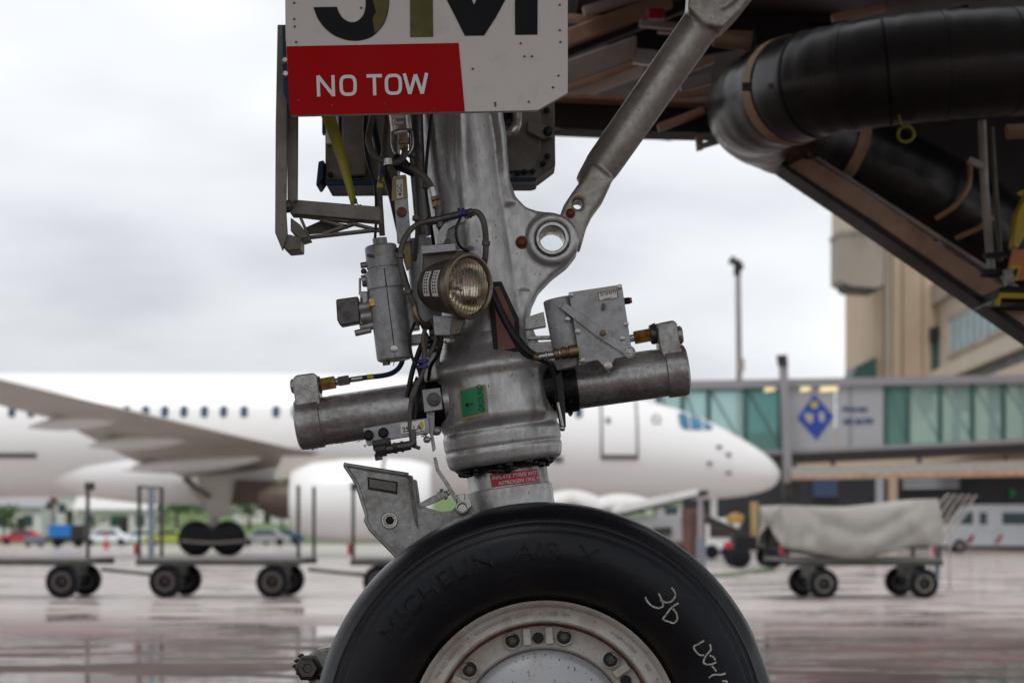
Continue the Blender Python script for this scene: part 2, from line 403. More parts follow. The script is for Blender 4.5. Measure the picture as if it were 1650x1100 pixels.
# --- wheel and tyre
WC = P(877, 1177, 4.5)
def tyre_mat():
    m = M['rubber'].copy(); m.name = 'nose_tyre_rubber'; t = m.node_tree; N = t.nodes; L = t.links; b = N['Principled BSDF']
    src = b.inputs['Base Color'].links[0].from_socket
    g = N.new('ShaderNodeNewGeometry'); v = N.new('ShaderNodeVectorMath'); v.operation = 'SUBTRACT'; v.inputs[1].default_value = WC; L.new(g.outputs['Position'], v.inputs[0])
    w = N.new('ShaderNodeVectorMath'); w.operation = 'MULTIPLY'; w.inputs[1].default_value = (1, 0, 1); L.new(v.outputs[0], w.inputs[0])
    ln = N.new('ShaderNodeVectorMath'); ln.operation = 'LENGTH'; L.new(w.outputs[0], ln.inputs[0])
    n = N.new('ShaderNodeTexNoise'); n.inputs['Scale'].default_value = 14; n.inputs['Detail'].default_value = 6; L.new(v.outputs[0], n.inputs['Vector'])
    def mr(s_, a, bb, c, d):
        r = N.new('ShaderNodeMapRange'); r.inputs[1].default_value = a; r.inputs[2].default_value = bb; r.inputs[3].default_value = c; r.inputs[4].default_value = d; L.new(s_, r.inputs[0]); return r.outputs[0]
    k = N.new('ShaderNodeMath'); k.operation = 'MULTIPLY'; L.new(mr(ln.outputs['Value'], .30, .36, .9, 0), k.inputs[0]); L.new(mr(n.outputs[0], .35, .65, .2, 1), k.inputs[1])
    x = N.new('ShaderNodeMix'); x.data_type = 'RGBA'; L.new(k.outputs[0], x.inputs[0]); L.new(src, x.inputs[6]); x.inputs[7].default_value = (.026, .020, .013, 1)
    # grey scuffs round the sidewall
    mp = N.new('ShaderNodeMapping'); cx = N.new('ShaderNodeCombineXYZ'); L.new(ln.outputs['Value'], cx.inputs[0])
    sp = N.new('ShaderNodeSeparateXYZ'); L.new(w.outputs[0], sp.inputs[0]); at = N.new('ShaderNodeMath'); at.operation = 'ARCTAN2'; L.new(sp.outputs[0], at.inputs[0]); L.new(sp.outputs[2], at.inputs[1]); L.new(at.outputs[0], cx.inputs[1])
    mp.inputs['Scale'].default_value = (60, 3.0, 1); L.new(cx.outputs[0], mp.inputs[0])
    n2 = N.new('ShaderNodeTexNoise'); n2.inputs['Scale'].default_value = 1.0; n2.inputs['Detail'].default_value = 8; n2.inputs['Roughness'].default_value = .7; L.new(mp.outputs[0], n2.inputs['Vector'])
    y = N.new('ShaderNodeMix'); y.data_type = 'RGBA'; L.new(mr(n2.outputs[0], .55, .72, 0, .55), y.inputs[0]); L.new(x.outputs[2], y.inputs[6]); y.inputs[7].default_value = (.020, .020, .022, 1)
    L.new(y.outputs[2], b.inputs['Base Color']); return m
M['tyre'] = tyre_mat()
TP = [(.272, -.100), (.294, -.112), (.308, -.138), (.328, -.166), (.36, -.183), (.40, -.191), (.43, -.188), (.450, -.181),
      (.4545, -.1765), (.458, -.1755), (.470, -.169), (.474, -.1645), (.4765, -.1650), (.480, -.1635), (.483, -.158), (.493, -.145), (.503, -.128), (.509, -.112), (.5135, -.09),
      (.5145, -.078), (.507, -.076), (.507, -.066), (.515, -.064), (.517, -.03), (.517, -.028), (.509, -.026), (.509, -.016)]
TP = TP + [(r, -y) for r, y in reversed(TP)]
def side_y(r):
    a = TP[:17]
    for (r0, y0), (r1, y1) in zip(a, a[1:]):
        if r0 <= r <= r1: return y0 + (y1 - y0) * (r - r0) / max(1e-6, r1 - r0)
    return a[0][1] if r < a[0][0] else a[-1][1]
def tyre_mesh(c, n=160):
    mb = MB(); vs = []
    zf = gz(c.y) + .002
    for r, y in TP:
        for k in range(n):
            a = 2 * math.pi * k / n; z = c.z + r * math.cos(a)
            yy = y
            if z < zf + .03: yy *= 1 + .10 * min(1, (zf + .03 - z) / .03)
            vs.append((c.x + r * math.sin(a), c.y + yy, max(z, zf)))
    m = len(TP); fs = [(i * n + k, i * n + (k + 1) % n, (i + 1) * n + (k + 1) % n, (i + 1) * n + k) for i in range(m - 1) for k in range(n)]
    return mb.add(vs, fs)
def rim_lathe(c, s=-1):
    mb = MB()
    pr = [(.100, .262), (.128, .278), (.1355, .284), (.1375, .288), (.135, .2895), (.131, .288), (.1255, .281), (.121, .270), (.118, .256), (.119, .247), (.1165, .243),
          (.100, .2405), (.088, .238), (.086, .233), (.083, .190), (.080, .186), (.070, .183)]
    return mb.lathe(c, (0, s, 0), [(t + .004, r * 1.037) for t, r in pr], 120, caps=(0, 0))
def hub_lathe(c, s=-1):
    pr = [(.060, .185), (.074, .1835), (.082, .178), (.092, .165), (.100, .145), (.106, .125), (.1095, .10), (.1105, .098), (.112, .085), (.1135, .05), (.114, .001)]
    return MB().lathe(c, (0, s, 0), [(t, r * 1.037) for t, r in pr], 96, caps=(0, 1))
def make_wheel(c, s, detail):
    tyre = None
    w = rim_lathe(c, s).build('wheel', M['rim'], gear, 30)
    t = tyre_mesh(c).build('tyre', M['tyre'], w, 60)
    hub_lathe(c, s).build('hub', M['hub'], w, 40)
    if not detail: return w, t
    sf = Vector((0, s, 0))
    for k in range(12):
        a = R(11 + 30 * k); e = Vector((math.sin(a), 0, math.cos(a)))
        q = c + e * .2215 + sf * .084
        MB().lathe(q, sf, [(0, .0215), (.010, .0205), (.0115, .0185), (.0085, .0165), (.004, .0155)], 24).build('bolt_socket', M['rim'], w, 30)
        MB().cyl(q + sf * .001, q + sf * .0055, .0165, 20).build('socket_floor', M['grease_and_recess'], w)  # darkness of the recessed socket put into a black floor
        MB().hexb(q + sf * .003, sf, .0105, .008).build('bolt', M['darksteel'], w, 30)
    for k in range(6):
        a = R(-4 + 60 * k); e = Vector((math.sin(a), 0, math.cos(a))); tg = Vector((math.cos(a), 0, -math.sin(a)))
        Mx = Matrix((tg, sf, e)).transposed()
        for q in (-1, 1): MB().box(c + e * .2204 + sf * .094 + tg * q * .0245, (.017, .012, .038), Mx).build('drive_lug', M['rim'], w, 30, bevel=.002)
        MB().cyl(c + e * .2162 + sf * .083, c + e * .2162 + sf * .094, .0125, 20).build('lug_hole', M['black'], w)
    b = MB()
    b.tube([c + Vector((.2452 * math.sin(2 * math.pi * k / 96), s * .0925, .2452 * math.cos(2 * math.pi * k / 96))) for k in range(96)], .0028, 8, closed=True)
    b.build('seal_ring', M['rust'], w)
    b = MB()                                                  # stamped characters on the flange
    def arc(word, a0, r0, h, mb, rr, yofs):
        def fn(u, v):
            a = R(a0) + u * h / rr; q = rr + (v - .5) * h
            return c + Vector((q * math.sin(a), s * yofs(q), q * math.cos(a)))
        mapped(text2d(word), fn, mb)
    yo = lambda q: .1182 + max(0, (q - .2655)) * (.003 / .0145) + .0054
    for word, a0 in (('TIRE SIZE 30X8.8R16', -62), ('GOODRICH', -34), ('ASSY', -21), ('3-1541-1', -14), ('CMB', 1), ('004', 8), ('3-1549-1 3-2546', 32), ('SN3', 54), ('OCT', 63), ('DOT', 75)):
        b = MB(); arc(word, a0, 0, .0075, b, .2727, yo); b.build('stamped_lettering', M['stamp'], w, 0)
    return w, t
wheel, tyre = make_wheel(WC, -1, True)
wheel['label'] = 'white painted wheel with ring of bolts nearest the camera'
make_wheel(Vector((WC.x, 5.1, WC.z)), 1, False)
MB().cyl((WC.x, 4.44, WC.z), (WC.x, 5.16, WC.z), .06, 32).build('axle', M['steel'], gear)
# moulded lettering on the sidewall
def side_pt(r, a, e): return WC + Vector((r * math.sin(a), side_y(r) - e, r * math.cos(a)))
b = MB()
def arcw(word, a0, rr, h, mb, bold=.02, e=.0022, wx=1.0):
    mapped(text2d(word, bold), lambda u, v: side_pt(rr + (v - .5) * h, R(a0) + u * h * wx / rr, e), mb)
for word, a0, h, wx in (('MICHELIN', -58, .040, 1.18), ('AIR', -9.5, .036, 1.35), ('X', 9.5, .036, 1.35)):
    b = MB(); arcw(word, a0, .412, h, b, .0, .0010, wx); o = b.build('moulded_lettering', M['rubber_mark'], wheel, 0); so = o.modifiers.new('s', 'SOLIDIFY'); so.thickness = .009; so.offset = 0
b = MB()
for rr_, rw in ((.4785, .0026), (.4665, .0018), (.452, .0014)):
    b.tube([side_pt(rr_, 2 * math.pi * k / 200, -.0008) for k in range(200)], rw, 6, closed=True)
b.build('sidewall_ridges', M['rubber_ridge'], wheel, 60)
# chalk figures
def tyre_px(x, y, e=.0022):
    q = P(x, y, 4.31); d = Vector((q.x - WC.x, 0, q.z - WC.z)); r = d.length
    return Vector((q.x, WC.y + side_y(r) - e, q.z))
def pl(pts, k=6): return [(v.x, v.y) for v in cr([Vector((a, c, 0)) for a, c in pts], k)]
marks = [pl([(1040, 961), (1043, 968), (1050, 975), (1060, 979), (1068, 976), (1067, 968), (1061, 955)]), pl([(1064, 966), (1074, 970), (1083, 967), (1088, 959), (1086, 951), (1082, 946)]),
         pl([(1093, 971), (1082, 978), (1073, 990), (1069, 997), (1078, 1001), (1086, 1003), (1091, 997), (1090, 988), (1084, 980)]),
         pl([(1134, 1031), (1125, 1037), (1118, 1041), (1121, 1048), (1127, 1054), (1134, 1055)]), pl([(1144, 1037), (1145, 1046), (1139, 1053), (1135, 1060), (1134, 1067), (1139, 1070)]),
         pl([(1143, 1055), (1150, 1058), (1152, 1063)]), pl([(1138, 1070), (1146, 1069), (1154, 1066)]), pl([(1147, 1072), (1154, 1080)]), pl([(1142, 1091), (1150, 1086), (1160, 1086), (1169, 1084)]), pl([(1163, 1096), (1171, 1097), (1168, 1103)])]
for mk in (marks[:3], marks[3:]): strokes3d(mk, 2.8, lambda u, v: tyre_px(u, v)).build('chalk_figures', M['chalk'], wheel, 0)

# --- cast leg: barrel, web and lug merged into one casting
leg = MB()
pr = []
L0 = (A1 - A0).length
def ty(y): return (y - 187) / 613.0 * L0
leg.lathe(A0, AX, [(ty(-330), .098), (ty(187), .1), (ty(330), .1005), (ty(480), .104), (ty(560), .112), (ty(592), .122), (ty(600), .10)], 64)
web = [(700, 60), (786, 60), (797, 187), (810, 218), (817, 250), (822, 290), (831, 316), (847, 333), (868, 340), (892, 342), (914, 351), (929, 366), (934, 388), (930, 405), (915, 424),
       (890, 443), (868, 466), (857, 490), (852, 520), (855, 560), (864, 592), (790, 604), (740, 400)]
plate(web, [circ(890, 384, 21.5)], DS - .062, DS + .062, leg)
leg.lathe(G(890, 384, -.074), (0, 1, 0), [(0, .0405), (0, .0575), (.010, .062), (.138, .062), (.148, .0575), (.148, .0405)], 40, closed=True)
leg.tube([G(795, 150, -.055), G(806, 220, -.05), G(812, 300, -.052), G(822, 330, -.056)], .016, 12)           # rounded rib along the web
leg.tube([G(736, 60, -.094), G(742, 250, -.094), G(758, 400, -.096)], .012, 10)
leg.tube([G(846, 470, -.05), G(838, 520, -.055), G(842, 575, -.07)], .020, 12)
leg.tube([G(697, 545, -.055), G(690, 580, -.06), G(697, 615, -.06)], .028, 12)
lg = leg.build('leg_casting', M['cast'], gear, remesh=.0042, sm_it=7)
# bushing in the lug
MB().lathe(G(890, 384, -.078), (0, 1, 0), [(0, .0300), (-.003, .0315), (-.003, .0375), (.0, .0395), (.006, .0395), (.150, .0395), (.156, .0375), (.156, .031), (.15, .030)], 48, closed=True).build('bushing', M['steel'], gear, 30)
for (x, y, r) in ((841, 391, 8.5), ):
    MB().lathe(G(x, y, -.058), (0, -1, 0), [(0, r * PX * 1.25), (.006, r * PX * 1.25), (.0065, r * PX), (.0085, r * PX * .9), (.013, r * PX * .5)], 20).build('grease_bolt', M['rust'], gear)
# --- steering collar
cp = [(548, 78), (570, 84), (578, 92), (584, 100), (590, 104.5), (597, 106), (604, 104), (612, 101.5), (622, 101), (650, 102), (668, 103), (676, 102), (684, 98), (690, 97), (694, 98.5), (697, 100.5),
      (715, 99), (719, 98), (722, 97.6), (724, 98), (740, 95), (746, 92), (748, 86)]
cp = [(540, 74), (560, 79), (570, 84), (576, 90), (580, 94), (584, 98), (590, 101), (596, 102), (601, 100.5), (605, 98), (610, 97), (618, 97.5), (630, 98.5), (645, 99.5), (660, 100), (670, 100), (677, 98.5), (683, 95), (688, 92.5), (691, 92), (694, 93), (696.5, 94.6), (700, 95),
      (716, 94.4), (718.5, 93), (721, 92.8), (723, 94), (728, 94), (740, 92), (745, 89.5), (748, 84)]
yy_ = []; 
for (a_, ra), (c_, rb) in zip(cp, cp[1:]):
    k_n = max(1, int((c_ - a_) / 3.0))
    for i in range(k_n): yy_.append((a_ + (c_ - a_) * i / k_n, ra + (rb - ra) * i / k_n))
yy_.append(cp[-1])
def bumpf(x, lo, hi, s): return 1 / (1 + math.exp(-(x - lo) / s)) * 1 / (1 + math.exp((x - hi) / s))
b = MB(); vs = []; NC = 180; fl = Vector((0, -1, 0))
for y, r in yy_:
    c = ax_at(y)
    for k in range(NC):
        th = 2 * math.pi * k / NC - math.pi          # 0 faces the camera, + to the right
        dg = math.degrees(th)
        rec = 9.0 * bumpf(dg, -66, -33, 3.0) * bumpf(y, 612, 676, 4.0) + 7 * bumpf(dg, 52, 75, 2.5) * bumpf(y, 610, 684, 3.0)
        pad = 1.6 * bumpf(dg, -1.5, 1.5, .5) * bumpf(y, 606, 690, 3)
        rid = 3.0 * bumpf(dg, -62, 70, 6) * bumpf(y, 664, 682, 3.5)
        q = (r - rec + pad + rid * .5) * PX
        vs.append(c + LT * (math.sin(th) * q) + fl * (math.cos(th) * q))
b.add(vs, [(i * NC + k, i * NC + (k + 1) % NC, (i + 1) * NC + (k + 1) % NC, (i + 1) * NC + k) for i in range(len(yy_) - 1) for k in range(NC)] + [tuple((len(yy_) - 1) * NC + k for k in range(NC))])
col = b.build('steering_collar', M['cast'], gear, 60)
b = MB()
for k, (x0, x1) in enumerate(((712, 728), (748, 764), (784, 800), (820, 836), (856, 872))):
    pass
# Grease squeezed out under the collar
b = MB(); b.lathe(A0, AX, [(ty(744), .120), (ty(749), .124), (ty(754), .116), (ty(758), .105)], 64)
for k in range(90):
    a = rnd.uniform(-1.2, 1.2); q = rnd.uniform(.104, .122)
    p = ax_at(rnd.uniform(745, 759)) + LT * (math.sin(a) * q); p.y = DS - math.cos(a) * q
    b.sph(p, rnd.uniform(.003, .009), 5, (1.3, 1, rnd.uniform(.5, 1.2)))
b.build('grease_seal', M['grease_and_recess'], gear)
# --- piston
MB().lathe(A0, AX, [(ty(730), .0975), (ty(782), .0975), (ty(785), .1), (ty(786), .103), (ty(800), .104), (ty(1000), .104), (ty(1200), .11)], 72).build('piston', M['cast'], gear, 30)
# --- drag brace with forked end
br = MB(); B0, B1 = G(967, 272), G(1137, 29); bd = (B1 - B0).normalized(); BL = (B1 - B0).length
br.lathe(B0 - bd * .055, bd, [(0, .034), (.02, .038), (.05, .0415), (.064, .0440), (BL + .02, .0475), (BL + .055, .05), (BL + .08, .055), (BL + .20, .06)], 40)
plate([(900, 352), (908, 330), (922, 309), (937, 288), (953, 262), (988, 286), (972, 320), (955, 343), (946, 362), (939, 388), (935, 402), (922, 385), (912, 365)], [circ(931, 328, 8.5)], DS - .050, DS + .050, br)
plate([(1108, 14), (1112, -30), (1125, -90), (1275, -90), (1230, -30), (1192, 18), (1164, 46), (1135, 40)], [[(1140, -25), (1215, -25), (1168, 17), (1158, 16), (1136, -5)]], DS - .055, DS + .055, br)
br.build('drag_brace', M['brace'], gear, remesh=.0042, sm_it=16)
MB().lathe(G(919, 344, -.050), (0, -1, 0), [(0, .0115), (.005, .0115), (.006, .009), (.008, .008), (.012, .004)], 20).build('grease_bolt', M['rust'], gear)
MB().box(G(1165, -60), (.10, .07, .14), Matrix.Rotation(R(30), 3, 'Y')).build('brace_pin_block', M['darksteel'], gear, bevel=.006)

# --- steering actuators
def actuator(p, q, capw, rr, side):
    p, q = Vector(p), Vector(q); d = (q - p).normalized(); L = (q - p).length
    a = MB().lathe(p, d, [(0, rr), (L - .03, rr), (L - .028, rr * .985), (L, rr * .985)], 56).build('steering_actuator', M['actuator'], gear, 30)
    e = MB().lathe(q, d, [(-.004, rr * 1.02), (-.002, rr * 1.06), (capw * .8, rr * 1.06), (capw * .93, rr * 1.03), (capw, rr * .95), (capw + .002, rr * .86), (capw - .003, rr * .8), (capw - .003, rr * .2)], 56)
    e.build('end_cap', M['actuator'], a, 30)
    return a, d
aL, dL = actuator(G(725, 648, -.02), G(516, 679, -.02), .056, .0585, -1)
aR, dR = actuator(G(885, 626, -.02), G(1075, 599.5, -.02), .048, .0585, 1)
MB().px([(471, 610), (476, 604), (506, 600), (511, 606), (516, 645), (514, 668), (478, 672), (474, 640)], DS - .062, DS + .02).build('end_lug', M['actuator'], aL, bevel=.006)
MB().px([(1057, 525), (1062, 520), (1086, 515), (1091, 521), (1094, 545), (1098, 560), (1108, 575), (1110, 600), (1076, 606), (1068, 575), (1062, 560)], DS - .066, DS + .02).build('end_lug', M['actuator'], aR, bevel=.006)
MB().lathe(G(1093, 540, -.03), dR, [(-.01, .022), (.006, .022), (.010, .018)], 24).build('plug', M['actuator'], aR)
MB().lathe(G(474, 622, -.03), dL, [(-.006, .018), (.004, .018), (.008, .014)], 24).build('plug', M['actuator'], aL)
for a, q, d in ((aL, G(676, 655.2, -.02), -dL), (aR, G(916, 622, -.02), -dR)):
    b = MB().lathe(q, d, [(-.02, .060), (-.018, .063), (.02, .063), (.022, .060), (.06, .060)], 40)
    for k in range(10):
        t = 2 * math.pi * k / 10; u, v = frame_of(d); b.hexb(q + (u * math.cos(t) + v * math.sin(t)) * .064 + d * .004, (u * math.cos(t) + v * math.sin(t)), .006, .007)
    b.build('clamp_ring', M['grease_and_recess'], a, 30)
def fitting(pts, segs, par, n=6):
    """segs: list of (t0, t1, radius, material, sides) along the straight line pts"""
    p, q = Vector(pts[0]), Vector(pts[1]); d = q - p
    for i, (t0, t1, r, m, k) in enumerate(segs):
        L = d.length * (t1 - t0); c = min(.0015, L * .2)
        MB().lathe(p + d * t0, d, [(0, r - c), (c, r), (L - c, r), (L, r - c)], k).build('nut' if k == 6 else 'union', M[m], par, 25)
fitting((G(508, 621, -.03), G(566, 611, -.03)), [(0, .16, .021, 'darksteel', 20), (.14, .56, .0165, 'gold', 6), (.56, .66, .009, 'steel', 16), (.64, .95, .0125, 'steel', 6)], aL)
MB().tube(cr([G(563, 612, -.03), G(590, 608, -.03), G(622, 604, -.03), G(638, 597, -.03), G(647, 585, -.03), G(650, 570, -.03)]), .0062, 12).build('pipe', M['blue'], gear)
MB().tube([G(566, 611.4, -.03), G(584, 609, -.03)], .0068, 12).build('pipe_sleeve', M['steel'], gear)
MB().tube([G(592, 607.6, -.03), G(602, 606.4, -.03)], .0066, 12).build('pipe_band', M['yellow'], gear)
fitting((G(1012, 546, -.03), G(1066, 536, -.03)), [(0, .2, .009, 'steel', 14), (.18, .68, .0172, 'gold_red', 6), (.66, 1.0, .0235, 'darksteel', 18)], aR)
for k in range(7):
    a = 2 * math.pi * k / 7
    MB().hexb(G(1055, 538, -.03) + Vector((0, math.cos(a), math.sin(a))) * .022, (-1, 0, 0), .004, .006).build('bolt', M['darksteel'], aR)
# --- steering control box on the right
DB = 4.60
face = [(916, 471), (1002, 458), (1017, 556), (1020, 561), (1021, 571), (1014, 577), (1006, 575), (991, 578), (984, 590), (979, 598), (973, 590), (963, 580), (937, 585), (933, 590), (929, 547)]
box = MB().px(face, DB, DB + .012).build('control_box', M['lightgrey'], gear, bevel=.0015)
box['label'] = 'square light grey control box with lever and nameplate'
MB().px([(920, 475), (998, 463), (1011, 556), (1004, 572), (937, 581), (931, 547)], DB + .012, DB + .10).build('housing', M['lightgrey'], box, bevel=.004)
MB().lathe(P(900, 481, DB + .045), P(923, 594, DB + .045) - P(900, 481, DB + .045), [(0, .034), (.003, .037), (.160, .0375), (.164, .036)], 40).build('housing_cylinder', M['lightgrey'], box, 30)
b = MB(); b.px([(903, 485), (910, 487), (975, 533), (1016, 560), (1012, 574), (965, 545), (900, 494)], DB - .008, DB - .0005); b.px([(899, 494), (906, 484), (908, 486), (902, 497)], DB - .018, DB - .002)
b.build('lever', M['lightgrey'], box, bevel=.0015)
for (x, y, r, m) in ((971, 537.5, 8.5, 'bronze'), (1014, 567, 9.5, 'steel')):
    MB().lathe(P(x, y, DB - .008), (0, -1, 0), [(0, r * PX), (.003, r * PX), (.004, r * PX * .72), (.001, r * PX * .70)], 24).build('pivot_washer', M['lightgrey'], box)
    MB().hexb(P(x, y, DB - .008), (0, -1, 0), r * PX * .48, .008).build('pivot_bolt', M[m], box)
for (x, y, r) in ((920, 475, 4), (998, 462, 4), (1009, 522, 4), (931, 534, 4.4), (937.5, 580, 4.4), (980, 589, 6.5), (1003, 545, 4), (1004, 554, 4), (915, 514, 4)):
    MB().lathe(P(x, y, DB), (0, -1, 0), [(0, r * PX), (.002, r * PX), (.003, r * PX * .7)], 14).build('screw', M['steel'], box)
MB().px([(962.5, 471), (995, 465.5), (996.5, 480), (964.5, 485.5)], DB - .0015, DB + .004).build('nameplate_frame', M['bronze'], box)
MB().px([(964.5, 472.5), (993.5, 467.5), (994.7, 479), (966.3, 484)], DB - .0022, DB + .004).build('nameplate', M['tanlabel'] if 0 else M['white_ink'], box)
def flat_text(word, o, u, h, D, mb, bold=0.0, wx=1.0):
    """word on a plane at depth D; o = lower left picture point, u = baseline direction (picture), h = cap height in px"""
    ux, uy = u; n = math.hypot(ux, uy); ux /= n; uy /= n
    return mapped(text2d(word, bold), lambda a, c: P(o[0] + (a * ux * wx + c * uy) * h, o[1] + (a * uy * wx - c * ux) * h, D), mb)
b = MB(); flat_text('SHIMMY', (967.5, 477.5), (29, -5), 5.6, DB - .0028, b, 0, .95); flat_text('D6400-71', (972, 483), (29, -5), 2.6, DB - .0028, b)
b.build('nameplate_lettering', M['black'], box, 0)
MB().box(P(972, 494, DB - .006), (.008, .014, .014), Matrix.Rotation(R(8), 3, 'Y')).build('stop_peg', M['darksteel'], box, bevel=.001)
MB().cyl(P(1004, 485.5, DB + .03), P(1015, 484, DB + .03), .0078, 16, ch=.001).build('button_body', M['black'], box)
MB().cyl(P(1015, 484, DB + .03), P(1018, 483.6, DB + .03), .0066, 16).build('button', M['reddish'], box)
b = MB(); b.px([(846, 512), (857, 508), (876, 502), (880, 526), (856, 530), (846, 531)], DB + .04, DB + .07); b.bar(P(850, 545, DB + .06), P(890, 544, DB + .06), .02, .009)
b.px([(850, 552), (900, 549), (904, 566), (852, 570)], DB + .05, DB + .08)
b.build('mounting_arm', M['cast_dark'], box, bevel=.002)
c0, c1 = P(868, 575, DB - .02), P(932, 565, DB - .02)
for i, (t0, t1, r, m) in enumerate(((0, .22, .0075, 'steel'), (.16, .22, .0115, 'steel'), (.22, .38, .0085, 'steel'), (.38, .50, .0135, 'bronze'), (.50, .56, .0115, 'steel'), (.56, .70, .0145, 'bronze'), (.70, .76, .012, 'bronze'), (.76, 1.0, .0155, 'bronze'))):
    MB().cyl(c0 + (c1 - c0) * t0, c0 + (c1 - c0) * t1, r, 20, ch=.001).build('connector', M[m], box)
MB().tube(cr([P(786, 455, 4.62), P(797, 480, 4.60), P(812, 512, 4.595), P(832, 545, 4.585), P(850, 566, 4.58), P(860, 573, 4.58)]), .0095, 14).build('cable', M['cable'], gear)
MB().tube(cr([P(858, 572, 4.58), P(866, 576, 4.58), P(874, 574.5, 4.58)]), .0072, 12).build('cable_end', M['bronze'], gear)
MB().tube(cr([P(806, 500, 4.615), P(826, 545, 4.605), P(846, 572, 4.6), P(880, 584, 4.61), P(893, 606, 4.62), P(900, 660, 4.64), P(905, 690, 4.65)]), .0042, 10).build('cable', M['cable'], gear)
b = MB(); b.px([(894, 606), (904, 596), (910, 640), (912, 688), (902, 690), (897, 650)], 4.645, 4.66); b.build('hinge_strip', M['grease_and_recess'], gear, bevel=.002)
b = MB(); b.tube([P(897, 640, 4.635), P(903, 668, 4.635), P(908, 694, 4.635)], .0035, 8); b.sph(P(906, 690, 4.63), .007, 6); b.build('indicator_strip', M['steel'], gear)
# reddish pad with dark border
def leg_patch(pts, r, eps, mb, sub=8):
    """quadrilateral decal (picture corners a,b,c,d) wrapped on the leg"""
    a, bb, c, d = [Vector(p) for p in pts]; vs = []; fs = []
    for i in range(sub + 1):
        for j in range(sub + 1):
            u, v = i / sub, j / sub; q = (a * (1 - u) + bb * u) * (1 - v) + (d * (1 - u) + c * u) * v
            vs.append(on_leg(q.x, q.y, r, eps))
    for i in range(sub):
        for j in range(sub): fs.append((i * (sub + 1) + j, (i + 1) * (sub + 1) + j, (i + 1) * (sub + 1) + j + 1, i * (sub + 1) + j + 1))
    return mb.add(vs, fs)
b = MB().px([(786, 458), (792, 454), (808, 453), (836, 513), (838, 560), (833, 567), (796, 573)], 4.672, 4.715); b.build('pad_border', M['black'], gear, bevel=.002)
b = MB().px([(794, 462), (804, 461), (829, 516), (831, 560), (803, 566)], 4.669, 4.70); b.build('pad', M['pad'], gear, bevel=.001)
# --- landing light
LD = Vector((math.sin(R(45)), -math.cos(R(45)), -.06)).normalized()
LC = P(753, 461, 4.545)
lamp = MB().lathe(LC, LD, [(-.125, .030), (-.122, .045), (-.10, .056), (-.06, .062), (-.018, .066), (-.014, .070), (-.004, .072)], 48, caps=(1, 0)).build('landing_light', M['lampbody'], gear, 30)
lamp['label'] = 'round landing light with ribbed yellowish lens'
MB().lathe(LC, LD, [(-.012, .067), (-.010, .0755), (.004, .0765), (.009, .0735), (.010, .069), (.006, .0655), (.0, .0645), (-.01, .0645)], 64, closed=True).build('rim', M['lamprim'], lamp, 30)
MB().lathe(LC, LD, [(-.001, .0645), (-.012, .060), (-.026, .050), (-.036, .038), (-.043, .024), (-.046, .010), (-.0465, .001)], 48, caps=(0, 1)).build('reflector', M['reflector'], lamp, 60)
# ribbed lens: flutes run up and down
u = Vector((-LD.y, LD.x, 0)).normalized(); v = LD.cross(u); v = -v if v.z < 0 else v
b = MB(); n = 111; vs = []; idx = {}; rr = .0648
for i in range(n):
    for j in range(n):
        a = (i / (n - 1) * 2 - 1); c = (j / (n - 1) * 2 - 1); 
        q, w = a * math.sqrt(1 - c * c / 2), c * math.sqrt(1 - a * a / 2)
        dome = .009 * (1 - q * q - w * w); rib = .0040 * (1 - abs(math.sin(q * rr / .0095 * math.pi)))
        vs.append(LC + u * q * rr + v * w * rr + LD * (dome - rib + .0015))
b.add(vs, [(i * n + j, (i + 1) * n + j, (i + 1) * n + j + 1, i * n + j + 1) for i in range(n - 1) for j in range(n - 1)])
rb = MB()
for k in range(-6, 7):
    q = k * .0095 / rr
    pts = [LC + u * q * rr + v * w * rr + LD * (.009 * (1 - q * q - w * w) + .0012) for w in [(-1 + 2 * i / 16) * math.sqrt(max(0, 1 - q * q)) * .985 for i in range(17)]]
    rb.tube(pts, .00085, 6)
b.build('lens', M['lens'], lamp, 20, fix=False); rb.build('lens_flutes', M['flute'], lamp, 60)
MB().lathe(LC - LD * .044, LD, [(0, .009), (.018, .009), (.022, .005)], 16).build('bulb', M['steel'], lamp)
# two labels on the barrel, lamp brackets
def lamp_pt(t, a, r): return LC + LD * t + (u * math.cos(a) + v * math.sin(a)) * r
for t0 in (-.052, -.084):
    b = MB(); vs = []; K = 9
    # side of the barrel that faces the camera
    ca = math.atan2(Vector((-.7, -.7, 0)).dot(v), Vector((-.7, -.7, 0)).dot(u))
    rr_ = .0635 if t0 > -.06 else .0605
    for k in range(K + 1):
        a = ca - .52 + .95 * k / K
        for t in (t0, t0 + .021): vs.append(lamp_pt(t, a, rr_ + (.0008 if t == t0 else .0020)))
    b.add(vs, [(2 * k, 2 * k + 1, 2 * k + 3, 2 * k + 2) for k in range(K)]).build('label', M['white_ink'], lamp, 60)
    b = MB()
    for row in range(2):
        for k in range(7):
            a = ca - .45 + .8 * k / 7
            b.add([lamp_pt(t0 + .004 + row * .008 + q, a + w, rr_ + .0016 + (t0 and .0004) + .0006 * row) for q, w in ((0, 0), (.004, 0), (.004, .07), (0, .07))], [(0, 1, 2, 3)])
    b.build('label_print', M['black'], lamp, 0)
b = MB(); b.px([(678, 396), (733, 392), (735, 404), (680, 409)], 4.56, 4.63); b.build('lamp_bracket', M['lightgrey'], gear, bevel=.002)
MB().px([(682, 408), (751, 403), (753, 424), (744, 470), (690, 470), (680, 440)], 4.585, 4.64).build('lamp_neck', M['lampbody'], lamp, bevel=.004)
b = MB(); b.px([(697, 508), (748, 510), (744, 530), (735, 541), (700, 540)], 4.585, 4.66); b.build('lamp_foot', M['lightgrey'], gear, bevel=.003)
